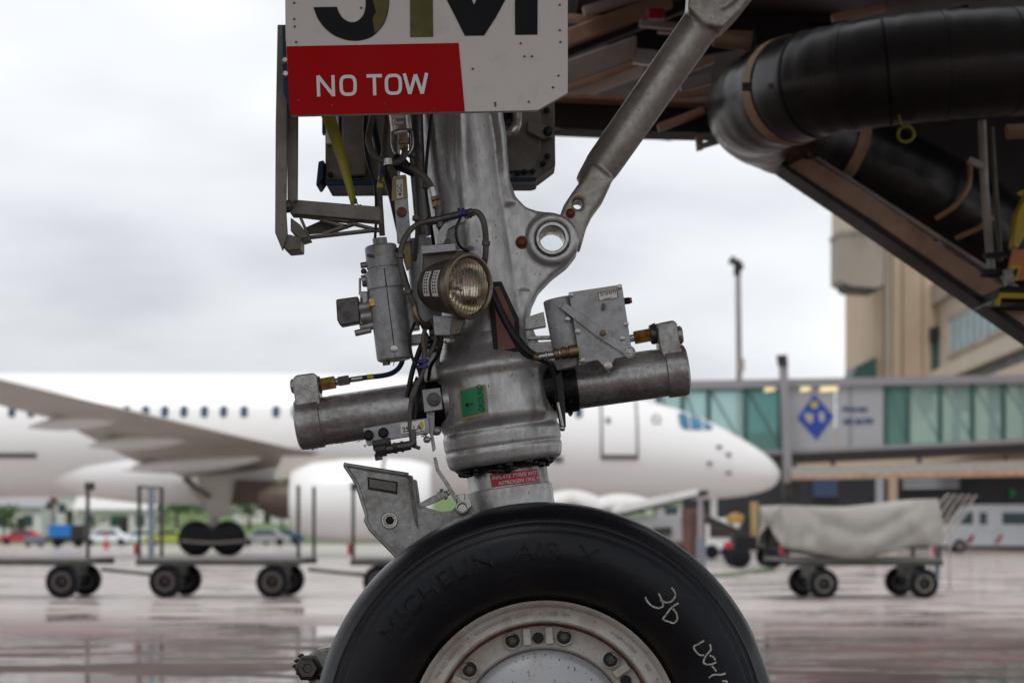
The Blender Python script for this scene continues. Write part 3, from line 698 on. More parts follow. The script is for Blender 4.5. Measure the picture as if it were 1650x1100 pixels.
b = MB(); b.px([(728, 512), (750, 514), (741, 538), (724, 541)], 4.55, 4.59); b.sph(P(727, 543, 4.56), .006, 6); b.build('lamp_clamp', M['lampbody'], gear, bevel=.003)
b = MB(); b.px([(704, 394), (707, 372), (716, 360), (748, 348), (752, 355), (722, 369), (717, 393)], 4.575, 4.60); b.build('lamp_arm', M['lightgrey'], gear, bevel=.002)
MB().hexb(P(720, 392, 4.58), (0, 0, 1), .008, .008).build('bolt', M['darksteel'], gear)
# yellow-tagged housing behind the lamp
b = MB().lathe(P(676, 385, 4.69), P(690, 520, 4.69) - P(676, 385, 4.69), [(0, .030), (.006, .034), (.19, .034), (.2, .03)], 32); b.build('transformer_housing', M['lightgrey'], gear)
MB().px([(650, 388), (661, 386), (662, 430), (655, 436), (650, 420)], 4.652, 4.665).build('yellow_tag', M['tanlabel'], gear)
# --- canister on the left
C0, C1 = P(611.5, 384, 4.66), P(637, 581, 4.66); cd = C1 - C0; CL = cd.length; k_ = CL / 197.0
can = MB().lathe(C0, cd, [(0, .017), (11 * k_, .017), (11.5 * k_, .034), (14 * k_, .0375), (47 * k_, .0385), (48 * k_, .036), (51 * k_, .0365), (51.5 * k_, .0425), (54 * k_, .0445), (80 * k_, .0445), (83 * k_, .0415), (190 * k_, .0425), (194 * k_, .0415), (197 * k_, .034)], 56).build('canister', M['lightgrey'], gear, 30)
can['label'] = 'light grey cylindrical canister left of landing light'
cdn = cd.normalized(); cl = Vector((-cdn.z, 0, cdn.x)); cl = cl if cl.x > 0 else -cl
def can_pt(y, l, r): q = C0 + cd * ((y - 384) / 197.0) + cl * l; q.y = 4.66 - math.sqrt(max(1e-6, r * r - l * l)); return q
MB().tube([can_pt(y, .004, .0455 if y < 470 else .0425) for y in (437, 455, 466)], .0012, 6).build('seam', M['black'], can)
MB().tube([can_pt(y, .0035, .0422) for y in (469, 500, 530, 563)], .0011, 6).build('seam', M['black'], can)
MB().lathe(can_pt(565, .003, .042), (0, -1, 0), [(-.003, .0085), (.003, .0085), (.004, .006)], 18).build('drain_plug', M['steel'], can)
MB().tube([can_pt(y, .003, .0432) for y in (568, 577)] + [P(634, 589, 4.63)], .0011, 6).build('lock_wire', M['steel'], can)
MB().box(can_pt(414, -.020, .038), (.026, .006, .007), Matrix.Rotation(R(8), 3, 'Y')).build('catch', M['darksteel'], can, bevel=.001)
MB().box(can_pt(412, -.004, .0385), (.006, .004, .006)).build('paint_mark', M['yellow'], can)
MB().box(can_pt(486, -.0345, .043), (.014, .014, .018), Matrix.Rotation(R(-8), 3, 'Y')).build('brass_block', M['gold'], can, bevel=.001)
b = MB(); b.px([(541, 482), (577, 477), (580, 519), (548, 525), (543, 515)], 4.64, 4.69); b.build('connector_box', M['darksteel'], can, bevel=.004)
b = MB()
for (x0, y0, x1, y1, r) in ((575, 498, 597, 494, .016), (582, 512, 600, 509, .018), (572, 537, 598, 531, .0075), (580, 528, 602, 524, .010), (583, 452, 592, 450, .012), (581, 428, 592, 426, .007), (580, 448, 580, 475, .003), (588, 470, 590, 520, .012)):
    b.cyl(P(x0, y0, 4.66), P(x1, y1, 4.66), r, 14, ch=.001)
b.build('side_fitting', M['cast_dark'], can)
b = MB()
for (x, y) in ((586, 437), (588, 458), (588, 475)): b.sph(P(x, y, 4.655), .007, 6)
b.build('side_bolts', M['darksteel'], can)
MB().cyl(P(622, 580, 4.645), P(623, 588, 4.645), .009, 14).build('outlet', M['darksteel'], can)
MB().px([(640, 470), (672, 466), (676, 530), (648, 534)], 4.70, 4.74).build('canister_bracket', M['cast_dark'], gear, bevel=.003)
MB().px([(655, 540), (690, 536), (692, 552), (660, 556)], 4.70, 4.74).build('canister_bracket', M['cast_dark'], gear, bevel=.003)
# --- hoses and pipes
def hose(pts, r, m='hose', name='hose', n=12, k=8):
    return MB().tube(cr([P(x, y, d) for x, y, d in pts], k), r, n).build(name, M[m], gear)
hose([(607, 120, 4.60), (600, 190, 4.60), (594, 222, 4.59), (600, 246, 4.585), (614, 259, 4.58), (632, 262, 4.58), (646, 258, 4.585), (652, 247, 4.59), (651, 236, 4.60)], .0078)
hose([(630, 120, 4.66), (622, 200, 4.66), (616, 270, 4.65), (612, 310, 4.65), (614, 350, 4.655), (616, 380, 4.66)], .0068)
hose([(604, 120, 4.68), (600, 180, 4.68), (609, 240, 4.68), (630, 310, 4.68), (645, 375, 4.68), (655, 400, 4.7)], .0085, 'cable', 'cable')
hose([(655, 268, 4.61), (672, 276, 4.60), (688, 290, 4.595), (698, 308, 4.59)], .0078)
hose([(757, 342.5, 4.585), (768, 342, 4.583), (776, 350, 4.58), (781, 366, 4.58), (783, 392, 4.59), (781, 420, 4.6), (774, 450, 4.64)], .0072)
hose([(690, 357, 4.585), (676, 360, 4.58), (662, 370, 4.575), (650, 388, 4.57), (645, 412, 4.57), (648, 440, 4.57), (658, 470, 4.57), (668, 493, 4.575)], .0066)
hose([(668, 493, 4.575), (671, 508, 4.575), (677, 518, 4.58), (690, 526, 4.6)], .0066, 'bronze', 'hose_end')
hose([(666, 640, 4.60), (672, 620, 4.60), (682, 598, 4.60), (684, 575, 4.60), (682, 545, 4.60), (688, 520, 4.61)], .0052)
hose([(660, 695, 4.60), (661, 660, 4.60), (666, 632, 4.60), (679, 606, 4.605), (683, 580, 4.605), (686, 540, 4.605)], .0056)
hose([(656, 640, 4.62), (664, 600, 4.62), (672, 575, 4.62), (680, 555, 4.62), (690, 548, 4.62)], .0062, 'cable', 'cable')
hose([(684, 660, 4.62), (682, 625, 4.62), (680, 606, 4.61), (678, 586, 4.61)], .0048, 'cable', 'cable')
hose([(694, 515, 4.62), (702, 535, 4.61), (700, 555, 4.61), (690, 575, 4.61)], .0048)
for (x0, y0, x1, y1, d, r) in ((673, 581, 691, 584, 4.605, .014), (673, 590, 690, 592, 4.605, .0135)):
    MB().lathe(P(681, (y0 + y1) / 2, d), (-.1, 0, 1), [(-.0045, r - .002), (-.003, r), (.003, r), (.0045, r - .002)], 16).build('tie', M['navytie'], gear)
b = MB()
for (x, y, r) in ((690, 524, .011), (700, 560, .012), (697, 545, .010), (706, 530, .010), (690, 556, .010)): b.sph(P(x, y, 4.63), r, 7)
b.px([(690, 522), (712, 520), (712, 562), (694, 566)], 4.64, 4.68)
b.build('junction_fitting', M['darksteel'], gear, bevel=.002)
hose([(700, 150, 4.66), (690, 230, 4.65), (686, 300, 4.64), (694, 360, 4.63), (700, 400, 4.66)], .0040, 'cable', 'cable')
hose([(660, 150, 4.64), (662, 240, 4.63), (668, 310, 4.62), (672, 370, 4.63), (668, 420, 4.66)], .0046)
hose([(640, 400, 4.64), (652, 440, 4.62), (664, 480, 4.60), (676, 515, 4.60), (690, 545, 4.62)], .0036, 'cable', 'cable')
hose([(704, 520, 4.60), (712, 545, 4.59), (706, 570, 4.6), (694, 590, 4.62), (690, 612, 4.64)], .0044, 'cable', 'cable')
hose([(668, 520, 4.61), (660, 545, 4.6), (664, 575, 4.6), (676, 602, 4.6), (674, 640, 4.61), (668, 676, 4.6)], .0036, 'cable', 'cable')
hose([(745, 345, 4.58), (735, 370, 4.57), (740, 395, 4.575), (756, 406, 4.585)], .0034, 'cable', 'cable')
hose([(600, 120, 4.63), (588, 190, 4.63), (590, 250, 4.62), (604, 300, 4.63), (606, 350, 4.65), (604, 390, 4.66)], .0034, 'cable', 'cable')
for (x, y, d) in ((663, 250, 4.628), (671, 352, 4.623), (686, 300, 4.64), (645, 412, 4.57), (658, 470, 4.57), (783, 392, 4.59)):
    MB().lathe(P(x, y, d), (.1, 0, 1), [(-.006, .008), (-.005, .0098), (.005, .0098), (.006, .008)], 14).build('hose_clip', M['darksteel'], gear)
# bands on the canister hose
for (y, m) in ((278, 'navytie'), (289, 'yellow'), (299, 'yellow')):
    MB().tube([P(616.5 - (y - 270) * .12, y - 4, 4.65), P(616 - (y - 270) * .12, y + 4, 4.65)], .0076, 12).build('hose_band', M[m], gear)
# coupling at the hose loop
for (y0, y1, r, m) in ((215, 226, .012, 'bronze'), (226, 233, .014, 'bronze'), (233, 241, .0105, 'bronze')):
    MB().cyl(P(650, y0, 4.60), P(651, y1, 4.60), r, 6 if r > .0115 else 16, ch=.001).build('coupling', M[m], gear)
MB().cyl(P(642, 165, 4.61), P(648, 213, 4.61), .026, 24, ch=.003).build('coupling_body', M['steel'], gear)
MB().px([(631, 185), (651, 184), (652, 190), (632, 192)], 4.582, 4.585).build('coupling_label', M['white_ink'], gear)
MB().px([(634, 196), (650, 195), (650, 200), (634, 201)], 4.582, 4.585).build('coupling_label', M['white_ink'], gear)
MB().tube(cr([P(632, 210, 4.62), P(633, 235, 4.615), P(640, 250, 4.61), P(655, 250, 4.61), P(664, 235, 4.615), P(662, 205, 4.62)]), .0042, 10).build('guard_loop', M['steel'], gear)
MB().tube([P(625, 256, 4.575), P(626, 266, 4.575)], .011, 14).build('hose_clip', M['steel'], gear)
MB().tube([P(668, 150, 4.72), P(673, 280, 4.72), P(682, 380, 4.72)], .018, 14).build('side_rod', M['darksteel'], gear)
MB().lathe(P(634, 256, 4.61), P(668, 280, 4.61) - P(634, 256, 4.61), [(0, .016), (.02, .018), (.045, .012), (.06, .0095)], 16).build('rubber_boot', M['cable'], gear)
# T piece
b = MB(); b.cyl(P(688, 357.5, 4.585), P(712, 353, 4.585), .0095, 16); b.cyl(P(708, 353, 4.585), P(762, 341, 4.585), .0085, 16); b.cyl(P(706, 332, 4.588), P(710, 366, 4.588), .010, 16); b.cyl(P(709, 360, 4.59), P(712, 372, 4.6), .008, 14)
b.build('tee_piece', M['darksteel'], gear)
for (y0, y1, r, m) in ((302, 318, .0098, 'steel'), (318, 324, .0115, 'bronze'), (325, 334, .0125, 'bronze')):
    MB().cyl(P(697 + (y0 - 302) * .24, y0, 4.59), P(697 + (y1 - 302) * .24, y1, 4.588), r, 6 if r > .011 else 16, ch=.001).build('coupling', M[m], gear)
for x in (741, 748):
    MB().cyl(P(x - 2.5, 344.5, 4.585), P(x + 2, 343.5, 4.585), .0125, 18).build('tie', M['navytie'], gear)
MB().hexb(P(752, 347, 4.57), (1, 0, .1), .008, .012).build('nut', M['darksteel'], gear)
# labelled bar
bar = MB().px([(633, 284), (654, 281), (662, 388), (640, 392)], 4.635, 4.65).build('label_bar', M['lightgrey'], gear, bevel=.002)
MB().px([(632, 288), (655, 285), (657.5, 318), (631, 324)], 4.6325, 4.636).build('label_edge', M['tanlabel'], bar)
MB().px([(638.5, 290), (649, 288.5), (650, 318), (639.5, 320)], 4.6312, 4.634).build('label', M['white_ink'], bar)
flat_text('4GC', (648, 316), (-.06, -1), 7.0, 4.6302, MB(), .01, 1.0).build('lettering', M['black'], bar, 0)
MB().lathe(P(647.5, 342, 4.635), (0, -1, 0), [(0, .0125), (.004, .0125), (.005, .010)], 8).build('rusty_bolt', M['rust'], bar)
# --- bracket with connectors, lower left
blk = MB().px([(585, 690), (660, 677), (690, 673), (692, 697), (665, 702), (627, 708), (625, 712), (592, 718), (588, 708)], 4.60, 4.625).build('connector_bracket', M['lightgrey'], gear, bevel=.002)
for (x, y) in ((594, 701), (618, 697)):
    MB().lathe(P(x, y, 4.60), (0, -1, 0), [(0, .0125), (.007, .0125), (.009, .009), (.013, .008)], 10).build('connector', M['black'], blk)
MB().px([(645, 682), (684, 676), (685, 693), (646, 699)], 4.597, 4.601).build('label', M['white_ink'], blk)
MB().px([(676, 680), (681, 678), (683, 686), (680, 693), (677, 693)], 4.596, 4.598).build('label_mark', M['yellow'], blk)
flat_text('25  LA', (648.5, 696), (1, -.14), 8.0, 4.5955, MB(), .012).build('lettering', M['black'], blk, 0)
b = MB()
for (x0, y0, x1, y1, r, k) in ((601, 718, 630, 713, .014, 6), (605, 727, 622, 724, .0165, 6), (622, 724, 634, 722, .011, 14), (634, 722, 640, 721, .0145, 6), (640, 720.5, 662, 717, .011, 14), (646, 719.5, 650, 719, .0135, 14), (662, 717, 668, 712, .010, 14), (664, 692, 666, 716, .0085, 14), (662, 717, 677, 722, .0045, 10), (609, 730, 611, 741, .010, 6)):
    b.cyl(P(x0, y0, 4.60), P(x1, y1, 4.60), r, k, ch=.001)
b.build('elbow_fitting', M['darksteel'], blk)
sq = MB().px([(680, 628), (709, 624.5), (713, 659), (684, 664)], 4.59, 4.60).build('sensor_plate', M['lightgrey'], gear, bevel=.0015)
MB().lathe(P(699, 643, 4.59), (0, -1, 0), [(0, .0165), (.003, .0165), (.004, .0125), (.0015, .012), (.0015, .0085), (.006, .008), (.0065, .004), (.004, .0035), (.004, .001)], 24).build('sensor', M['darksteel'], sq)
b = MB(); b.px([(687, 664), (700, 662), (700, 690), (698, 700), (702, 722), (697, 728), (693, 702), (688, 690)], 4.62, 4.635); b.sph(P(688, 708, 4.61), .009, 6); b.sph(P(703, 694, 4.63), .012, 6)
b.build('sensor_stem', M['cast_dark'], gear, bevel=.002)
# --- decals on collar and piston
RC = 102.5 * PX
leg_patch([(738, 626), (781, 619), (786, 667), (743, 676)], RC, .0016, MB()).build('green_label_edge', M['tanlabel'], gear, 60)
leg_patch([(741, 628), (779, 622), (783, 664), (745, 672)], RC, .0022, MB()).build('green_label', M['greenlabel'], gear, 60)
mapped(text2d('GROUND'), lambda a, c: on_leg(780.5 - c * 8.5 - a * .75, 663 - a * 7.0, RC, .0030)).build('label_lettering', M['black'], gear, 0)
strokes3d([[(750, 652), (763, 650)], [(754, 648), (750, 652), (755, 655)]], 1.6, lambda a, c: on_leg(a, c, RC, .0030)).build('label_arrow', M['black'], gear, 0)
leg_patch([(789, 764), (866, 754), (870, 774), (792, 785)], .0975, .0012, MB(), 12).build('red_label', M['redlabel'], gear, 60)
b = MB()
for word, x0, y0, h, wx in (('INFLATE TYRES WITH', 792.5, 773.2, 6.1, .93), ('NITROGEN ONLY', 803, 781.5, 6.1, .93)):
    mapped(text2d(word, .0), lambda a, c, x0=x0, y0=y0, h=h, wx=wx: on_leg(x0 + a * h * wx + c * .8, y0 - a * h * wx * .135 - c * h, .0975, .0034), b)
b.build('label_lettering', M['white_ink'], gear, 0)
# --- torque link behind the tyre
lk = [(554, 749), (560, 751), (600, 757), (660, 766), (668, 776), (671, 812), (690, 818), (712, 824), (728, 822), (738, 812), (758, 806), (766, 824), (760, 860), (720, 930), (650, 940), (636, 895), (612, 868), (596, 851), (590, 838), (592, 830), (576, 780), (566, 762)]
link = plate(lk, [circ(628, 838, 9)], 4.70, 4.73).build('torque_link', M['cast_dark'], gear, 20)
b = MB(); b.poly([P(656, 764, 4.66), P(664, 766, 4.66), P(674, 852, 4.695), P(668, 840, 4.695)], (0, .05, 0)); b.poly([P(664, 771, 4.73), P(671, 773, 4.73), P(677, 815, 4.73), P(670, 812, 4.73)], (0, .04, 0))
b.build('rib', M['cast_dark'], link, bevel=.002)
b = MB(); b.tube([P(554, 748, 4.70), P(600, 755.5, 4.695), P(658, 764.5, 4.69)], .0052, 10); b.tube([P(556, 750, 4.70), P(575, 779, 4.70), P(591, 830, 4.70), P(589, 838, 4.70), P(597, 853, 4.70), P(613, 869, 4.70), P(640, 897, 4.70)], .0048, 10)
b.build('edge_bead', M['cast_dark'], link)
b = MB(); b.px([(592, 768), (641, 776), (640, 796), (593, 788)], 4.696, 4.70); b.build('nameplate_frame', M['black'], link)
MB().px([(595, 771), (638, 778), (637.5, 791), (596, 785)], 4.6945, 4.70).build('nameplate', M['bay'], link)
MB().lathe(P(628, 838, 4.70), (0, -1, 0), [(-.02, .013), (.002, .0135), (.006, .0145), (.006, .0185), (.002, .0205), (-.002, .0205)], 32).build('pin_ring', M['steel'], link)
MB().hexb(P(628, 838, 4.70), (0, -1, 0), .008, .006).build('pin', M['black'], link)
b = MB(); b.px([(742, 806), (756, 802), (760, 815), (748, 826), (738, 824)], 4.66, 4.70); b.lathe(P(745, 818, 4.66), (0, -1, 0), [(0, .016), (.006, .016), (.008, .012), (.002, .010)], 24); b.cyl(P(741, 796, 4.67), P(743, 812, 4.67), .012, 16); b.build('pivot_joint', M['steel'], link, bevel=.001)
b = MB(); b.px([(673, 812), (700, 797), (716, 793), (720, 800), (704, 808), (680, 818)], 4.69, 4.72); b.px([(704, 792), (716, 790), (718, 802), (706, 806)], 4.68, 4.70)
for q in ((717, 793), (720, 797), (716, 803), (709, 790)): b.hexb(P(q[0], q[1], 4.68), (1, 0, .4), .004, .006)
b.build('link_arm', M['cast_dark'], link, bevel=.002)
b = MB(); b.px([(698, 737), (703, 736), (708, 756), (722, 776), (738, 803), (732, 806), (714, 776), (702, 758)], 4.66, 4.665); b.build('rod_strip', M['cast_dark'], gear, bevel=.001)
# tow fitting low on the left of the tyre
b = MB(); b.px([(488, 1060), (510, 1046), (540, 1040), (560, 1120), (500, 1100), (486, 1085)], 4.62, 4.68); tf = b.build('tow_fitting', M['cast_dark'], gear, bevel=.006)
MB().lathe(P(497, 1075, 4.62), (0, -1, 0), [(0, .033), (.008, .033), (.010, .027), (.022, .027), (.026, .022), (.026, .012), (.022, .010)], 6).build('tow_nut', M['darksteel'], tf, 25)
b = MB()
for (x, y) in ((481, 1064), (487, 1056), (484, 1084), (505, 1092), (478, 1072), (513, 1090)): b.hexb(P(x, y, 4.62), (-.6, -.8, 0), .005, .009)
b.build('castle_tabs', M['darksteel'], tf)

# --- gear door plate with registration letters and the red placard
DP = 4.36
door = MB().px([(458, -150), (915, -150), (915, 150), (866, 178), (750, 180.5), (468, 186.5), (460, 60)], DP, DP + .018).build('door_plate', M['plate'], gear, bevel=.0015)
door['label'] = 'pale grey door plate carrying a red placard and black letters'
MB().px([(461.5, 75), (739, 69.5), (749, 179.8), (467.5, 185.8)], DP - .0018, DP + .001).build('red_placard', M['red'], door)
sk = .055
def cap(lines, x0, y0, w, h): return [[(x0 + (a + sk * 0) * w, y0 - c * h) for a, c in ln] for ln in lines]
def oval(cx, cy, rx, ry, n=24, sq=.0):
    o = []
    for k in range(n + 1):
        t = 2 * math.pi * k / n; c, s_ = math.cos(t), math.sin(t); e = .62
        o.append((cx + rx * abs(c) ** e * (1 if c > 0 else -1), cy + ry * abs(s_) ** e * (1 if s_ > 0 else -1)))
    o[-1] = o[0]; return o
W = 5.4; H = 34.0
lt = []
lt += [[(0, 0), (0, H)], [(0 - .0, H - 1), (24, 1)], [(24, 0), (24, H)]]
lt += [oval(48, H / 2, 11.3, H / 2 - 2.6)]
lt += [[(78, H - 2.6), (103, H - 2.6)], [(90.5, H - 3), (90.5, 0)]]
lt += [oval(121, H / 2, 11.3, H / 2 - 2.6)]
lt += [[(139, H), (147, 1)], [(147, 1), (157, H - 2)], [(157, H - 2), (167, 1)], [(167, 1), (175, H)]]
def tow(a, c): return P(513.5 + a * 1.0 - c * .03, 156 - a * .0195 - c, DP - .0030)
strokes3d(lt, W, tow).build('placard_lettering', M['white_ink'], door, 0)
# registration letters J and M (cut by the frame)
J = [(505, 12), (543, 11.5), (546, 20), (553, 30), (565, 36), (575, 34), (585, 25), (589, 10), (589, -120), (627, -120), (627, 6), (622, 32), (612, 48), (598, 60), (580, 65.5), (562, 65), (540, 58), (524, 46), (512, 30)]
Mm = [(661, 60), (659, -140), (700, -140), (765, 10), (764, 12), (828, -140), (867, -140), (866, 56), (830, 56.5), (829, -30), (781, 57.5), (750, 58), (698, -36), (697.5, 59)]
J = [(505, 12), (543, 11.5)] + pl([(543, 11.5), (546, 20), (553, 30), (565, 36), (576, 34), (585, 25), (589, 10), (589, -10)], 5)[1:] + [(589, -120), (627, -120), (627, -10)] + pl([(627, -10), (627, 8), (622, 32), (612, 48), (598, 60), (580, 65.5), (560, 65), (540, 58), (524, 46), (512, 30), (505, 12)], 5)[1:-1]
MB().px(J, DP - .0016, DP + .001).build('registration_letter', M['black_gloss'], door)
# the M: left stem, wedge, right stem as one outline
Mm = [(661, 60), (660, -140), (695, -140), (764, 8), (828, -140), (867, -140), (866, 56), (830, 56.5), (829.5, -28), (798, 30), (780, 57.5), (749, 58), (727, 14), (697, -44), (698, 59.5)]
mo = plate(Mm, [], DP - .0016, DP + .001).build('registration_letter', M['black_gloss'], door)
MB().px([(661, 60), (660, -140), (695, -140), (697, -44), (698, 59.5)], DP - .0021, DP - .0012).build('stem_reflection', M['olive_reflection'], door)  # reflection on the M's left stem, painted as an olive piece
MB().px([(604, 54), (600, 30), (606, 20), (601, 2), (612, -20), (612, -120), (626.5, -120), (626.5, 6), (621.5, 32), (612, 47)], DP - .0021, DP - .0012).build('patch_reflection', M['olive_reflection'], door)  # reflection on the J, painted as an olive piece
b = MB()
riv = [(474, 5), (474, 31), (475, 43), (477, 68), (582, 13), (902, 8), (902, 49), (903, 68), (839, 70), (900, 122), (891, 141), (852, 164), (798, 166), (798, 170), (845, 91), (857, 91), (762, 111), (481, 162), (535, 170), (620, 168), (700, 176)]
for (x, y) in riv: b.lathe(P(x, y, DP - .0018), (0, -1, 0), [(-.001, .0026), (.0006, .0024), (.001, .0015)], 10)
b.build('rivets', M['darksteel'], door)
tag(bpy.data.objects['rivets'], kind='stuff')
# frame that carries the plate
fr = MB().px([(447, 40), (464, 40), (462, 240), (461, 345), (463, 378), (455, 404), (443, 375), (444, 200)], 4.44, 4.455); fr.px([(462, 140), (479, 140), (478, 322), (463, 330)], 4.47, 4.50)
frame = fr.build('plate_frame', M['bay'], gear, bevel=.002)
b = MB(); b.px([(443, 375), (468, 378), (484, 383), (484, 402), (462, 404), (455, 397)], 4.45, 4.54); b.px([(468, 350), (484, 362), (498, 382), (484, 386), (468, 372)], 4.47, 4.56); b.build('frame_foot', M['bay'], frame, bevel=.003)
b = MB(); b.px([(466, 322), (480, 322), (612, 333), (612, 356), (480, 345), (468, 345)], 4.50, 4.56); b.build('cross_arm', M['bay'], frame, bevel=.002)
b = MB()
for (x0, y0, x1, y1) in ((476, 347, 560, 357), (560, 357, 612, 352), (485, 352, 498, 383), (495, 383, 612, 370), (520, 378, 570, 361), (570, 361, 612, 372), (516, 355, 560, 366)):
    b.bar(P(x0, y0, 4.53), P(x1, y1, 4.53), .03, .006)
b.px([(493, 366), (520, 354), (562, 362), (520, 376), (496, 378)], 4.575, 4.58)
b.build('arm_truss', M['pad'] if 0 else M['bay'], frame, bevel=.001)
b = MB().hexb(P(464, 333, 4.47), (0, -1, 0), .012, .012); b.build('frame_bolt', M['darksteel'], frame)
b = MB(); b.px([(454, 40), (470, 40), (470, 182), (456, 150)], 4.40, 4.43); b.build('edge_seal', M['blue'], frame, bevel=.003)
for (x, y) in ((460, 98), (461, 120)): MB().lathe(P(x, y, 4.40), (0, -1, 0), [(-.004, .009), (.006, .009), (.010, .005)], 12).build('frame_bolt', M['steel'], frame)
# yellow strap, twisted
b = MB(); vs = []; K = 28
for k in range(K + 1):
    t = k / K; x = 498 + (571 - 498) * (t + .06 * math.sin(t * 3.1)); y = 120 + (329 - 120) * t; w = (12.5 - 6.5 * t) * PX; a = -.1 + .9 * t
    c = P(x + 6 * (1 - t), y, 4.55); n = Vector((math.cos(a) * .9, math.sin(a), .38 * math.cos(a))) * w
    vs += [c - n, c + n]
b.add(vs, [(2 * k, 2 * k + 1, 2 * k + 3, 2 * k + 2) for k in range(K)])
o = b.build('yellow_strap', M['yellowstrap'], gear, 60); sm = o.modifiers.new('s', 'SOLIDIFY'); sm.thickness = .003
MB().tube(cr([P(571, 329, 4.55), P(575, 324, 4.55), P(573, 319, 4.55), P(577, 330, 4.545), P(582, 330, 4.55)]), .0012, 6).build('strap_stitch', M['navytie'], gear)
# boxes behind the leg, left and right
bl = MB().px([(524, 60), (640, 60), (640, 291), (524, 291)], 5.02, 5.16).build('bay_box', M['bay'], gear, bevel=.004)
bl['label'] = 'dirty grey equipment box behind hoses left of leg'
MB().px([(551, 60), (588, 60), (590, 282), (556, 284), (550, 270)], 4.985, 5.02).build('box_cover', M['bay'], bl, bevel=.006)
MB().px([(524, 60), (546, 60), (546, 232), (524, 232)], 5.0, 5.02).build('hinge_plate', M['plate'], bl, bevel=.002)
MB().px([(519, 60), (525, 60), (525, 215), (519, 215)], 5.0, 5.03).build('blue_edge', M['blue'], bl)
MB().px([(543, 232), (550, 232), (550, 262), (543, 262)], 5.0, 5.02).build('red_edge', M['redlabel'], bl)
b = MB(); b.px([(522, 290), (640, 288), (640, 298), (526, 299)], 5.0, 5.17); b.px([(513, 260), (522, 258), (521, 288), (513, 300), (509, 299)], 5.0, 5.1); b.build('box_seal', M['blue'], bl, bevel=.003)
for (x, y, r) in ((536, 218, .008), (536, 206, .004), (532, 282, .008)): MB().hexb(P(x, y, 5.0), (0, -1, 0), r * .8, .008).build('bolt', M['black'], bl)
brx = MB().px([(780, 60), (893, 60), (894, 200), (895, 266), (866, 288), (780, 289)], 5.04, 5.16).build('bay_box', M['bay'], gear, bevel=.004)
brx['label'] = 'dirty grey equipment box with clipped corner right of leg'
MB().px([(780, 60), (872, 60), (872, 248), (860, 276), (780, 277)], 5.025, 5.04).build('box_cover', M['bay'], brx, bevel=.006)
MB().px([(780, 286), (866, 286), (864, 291), (856, 293), (780, 293)], 5.03, 5.17).build('box_seal', M['blue'], brx, bevel=.002)
MB().px([(850, 192), (890, 206), (893, 216), (890, 222), (874, 224), (850, 212)], 5.0, 5.02).build('lug_plate', M['bay'], brx, bevel=.003)
MB().cyl(P(886, 210, 5.03), P(902, 210, 5.03), .008, 10).build('stud', M['bay'], brx)
MB().lathe(P(883, 212, 5.0), (0, -1, 0), [(0, .012), (.006, .012), (.008, .008)], 16).build('lug_bolt', M['black'], brx)
for (x, y) in ((882, 252), (875, 264), (845, 277), (858, 276), (881, 178), (834, 279)): MB().hexb(P(x, y, 5.03), (0, -1, 0), .0062, .008).build('bolt', M['black'], brx)
b = MB().tube(cr([P(800, 150, 4.86), P(828, 165, 4.85), P(832, 195, 4.84), P(824, 212, 4.83), P(806, 220, 4.84)]), .014, 14); b.build('clamp_band', M['steel'], gear)
MB().cyl(P(800, 190, 4.84), P(828, 186, 4.9), .024, 20).build('pipe_stub', M['black'], gear)
# aircraft belly above the gear (out of the picture, shades it)
fus = MB(); fz = 2.52 + 3.0; N = 64; st = [(-24, 1.0), (-10, 1.0), (-4, 1.0), (0, 1.0), (1.6, .985), (3.0, .93), (4.2, .82), (5.0, .68), (5.6, .5), (5.9, .3), (6.0, .05)]
vs = []
for x, s in st:
    for k in range(N):
        a = 2 * math.pi * k / N; vs.append((x, DS + 3 * s * math.sin(a), fz - (1 - s) * .9 + 3 * s * math.cos(a)))
fus.add(vs, [(i * N + k, i * N + (k + 1) % N, (i + 1) * N + (k + 1) % N, (i + 1) * N + k) for i in range(len(st) - 1) for k in range(N)])
M['acwhite'] = mat('aircraft_white', (.80, .80, .795), .25, 0, .01, .2, rv=.03)
fus.build('fuselage', M['acwhite'], gear, 60)
# water drops hanging on wet edges
b = MB()
def drops(p, q, n, d, mb, jit=.004):
    for k in range(n):
        t = rnd.random(); c = P(p[0] + (q[0] - p[0]) * t, p[1] + (q[1] - p[1]) * t, d + rnd.uniform(-.01, .01)); r = rnd.uniform(.0012, .0034)
        mb.sph(c + Vector((0, 0, rnd.uniform(-.001, .001))), r, 5, (1, 1, 1.25))
drops((488, 726), (520, 719), 16, 4.79, b); drops((522, 718), (585, 709), 12, 4.79, b); drops((925, 655), (1075, 636), 34, 4.79, b); drops((1075, 640), (1110, 634), 12, 4.79, b)
drops((588, 718), (690, 701), 10, 4.60, b); drops((975, 599), (982, 598), 2, DB + .005, b); drops((608, 584), (660, 573), 8, 4.65, b)
def bead(p, n, r):                                   # drop sitting on a wet surface
    b.sph(p, r, 4, (1, 1, 1.1))
for (p0, p1, rr_, cnt) in ((G(700, 651.6, -.02), G(522, 678, -.02), .0588, 110), (G(930, 620, -.02), G(1072, 600, -.02), .0588, 110)):
    for k in range(cnt):
        t = rnd.random(); c = p0 + (p1 - p0) * t; a = rnd.uniform(-1.3, 1.2); d = (p1 - p0).normalized(); up = Vector((-d.z, 0, d.x)); up = up if up.z > 0 else -up
        bead(c + up * (math.sin(a) * rr_) - Vector((0, math.cos(a) * rr_, 0)), None, rnd.uniform(.0006, .0019))
for k in range(160):
    y = rnd.uniform(612, 742); a = rnd.uniform(-1.2, 1.2); q = (98.5 if y < 680 else 93.5) * PX
    bead(ax_at(y) + LT * (math.sin(a) * q) - Vector((0, math.cos(a) * q, 0)), None, rnd.uniform(.0006, .0018))
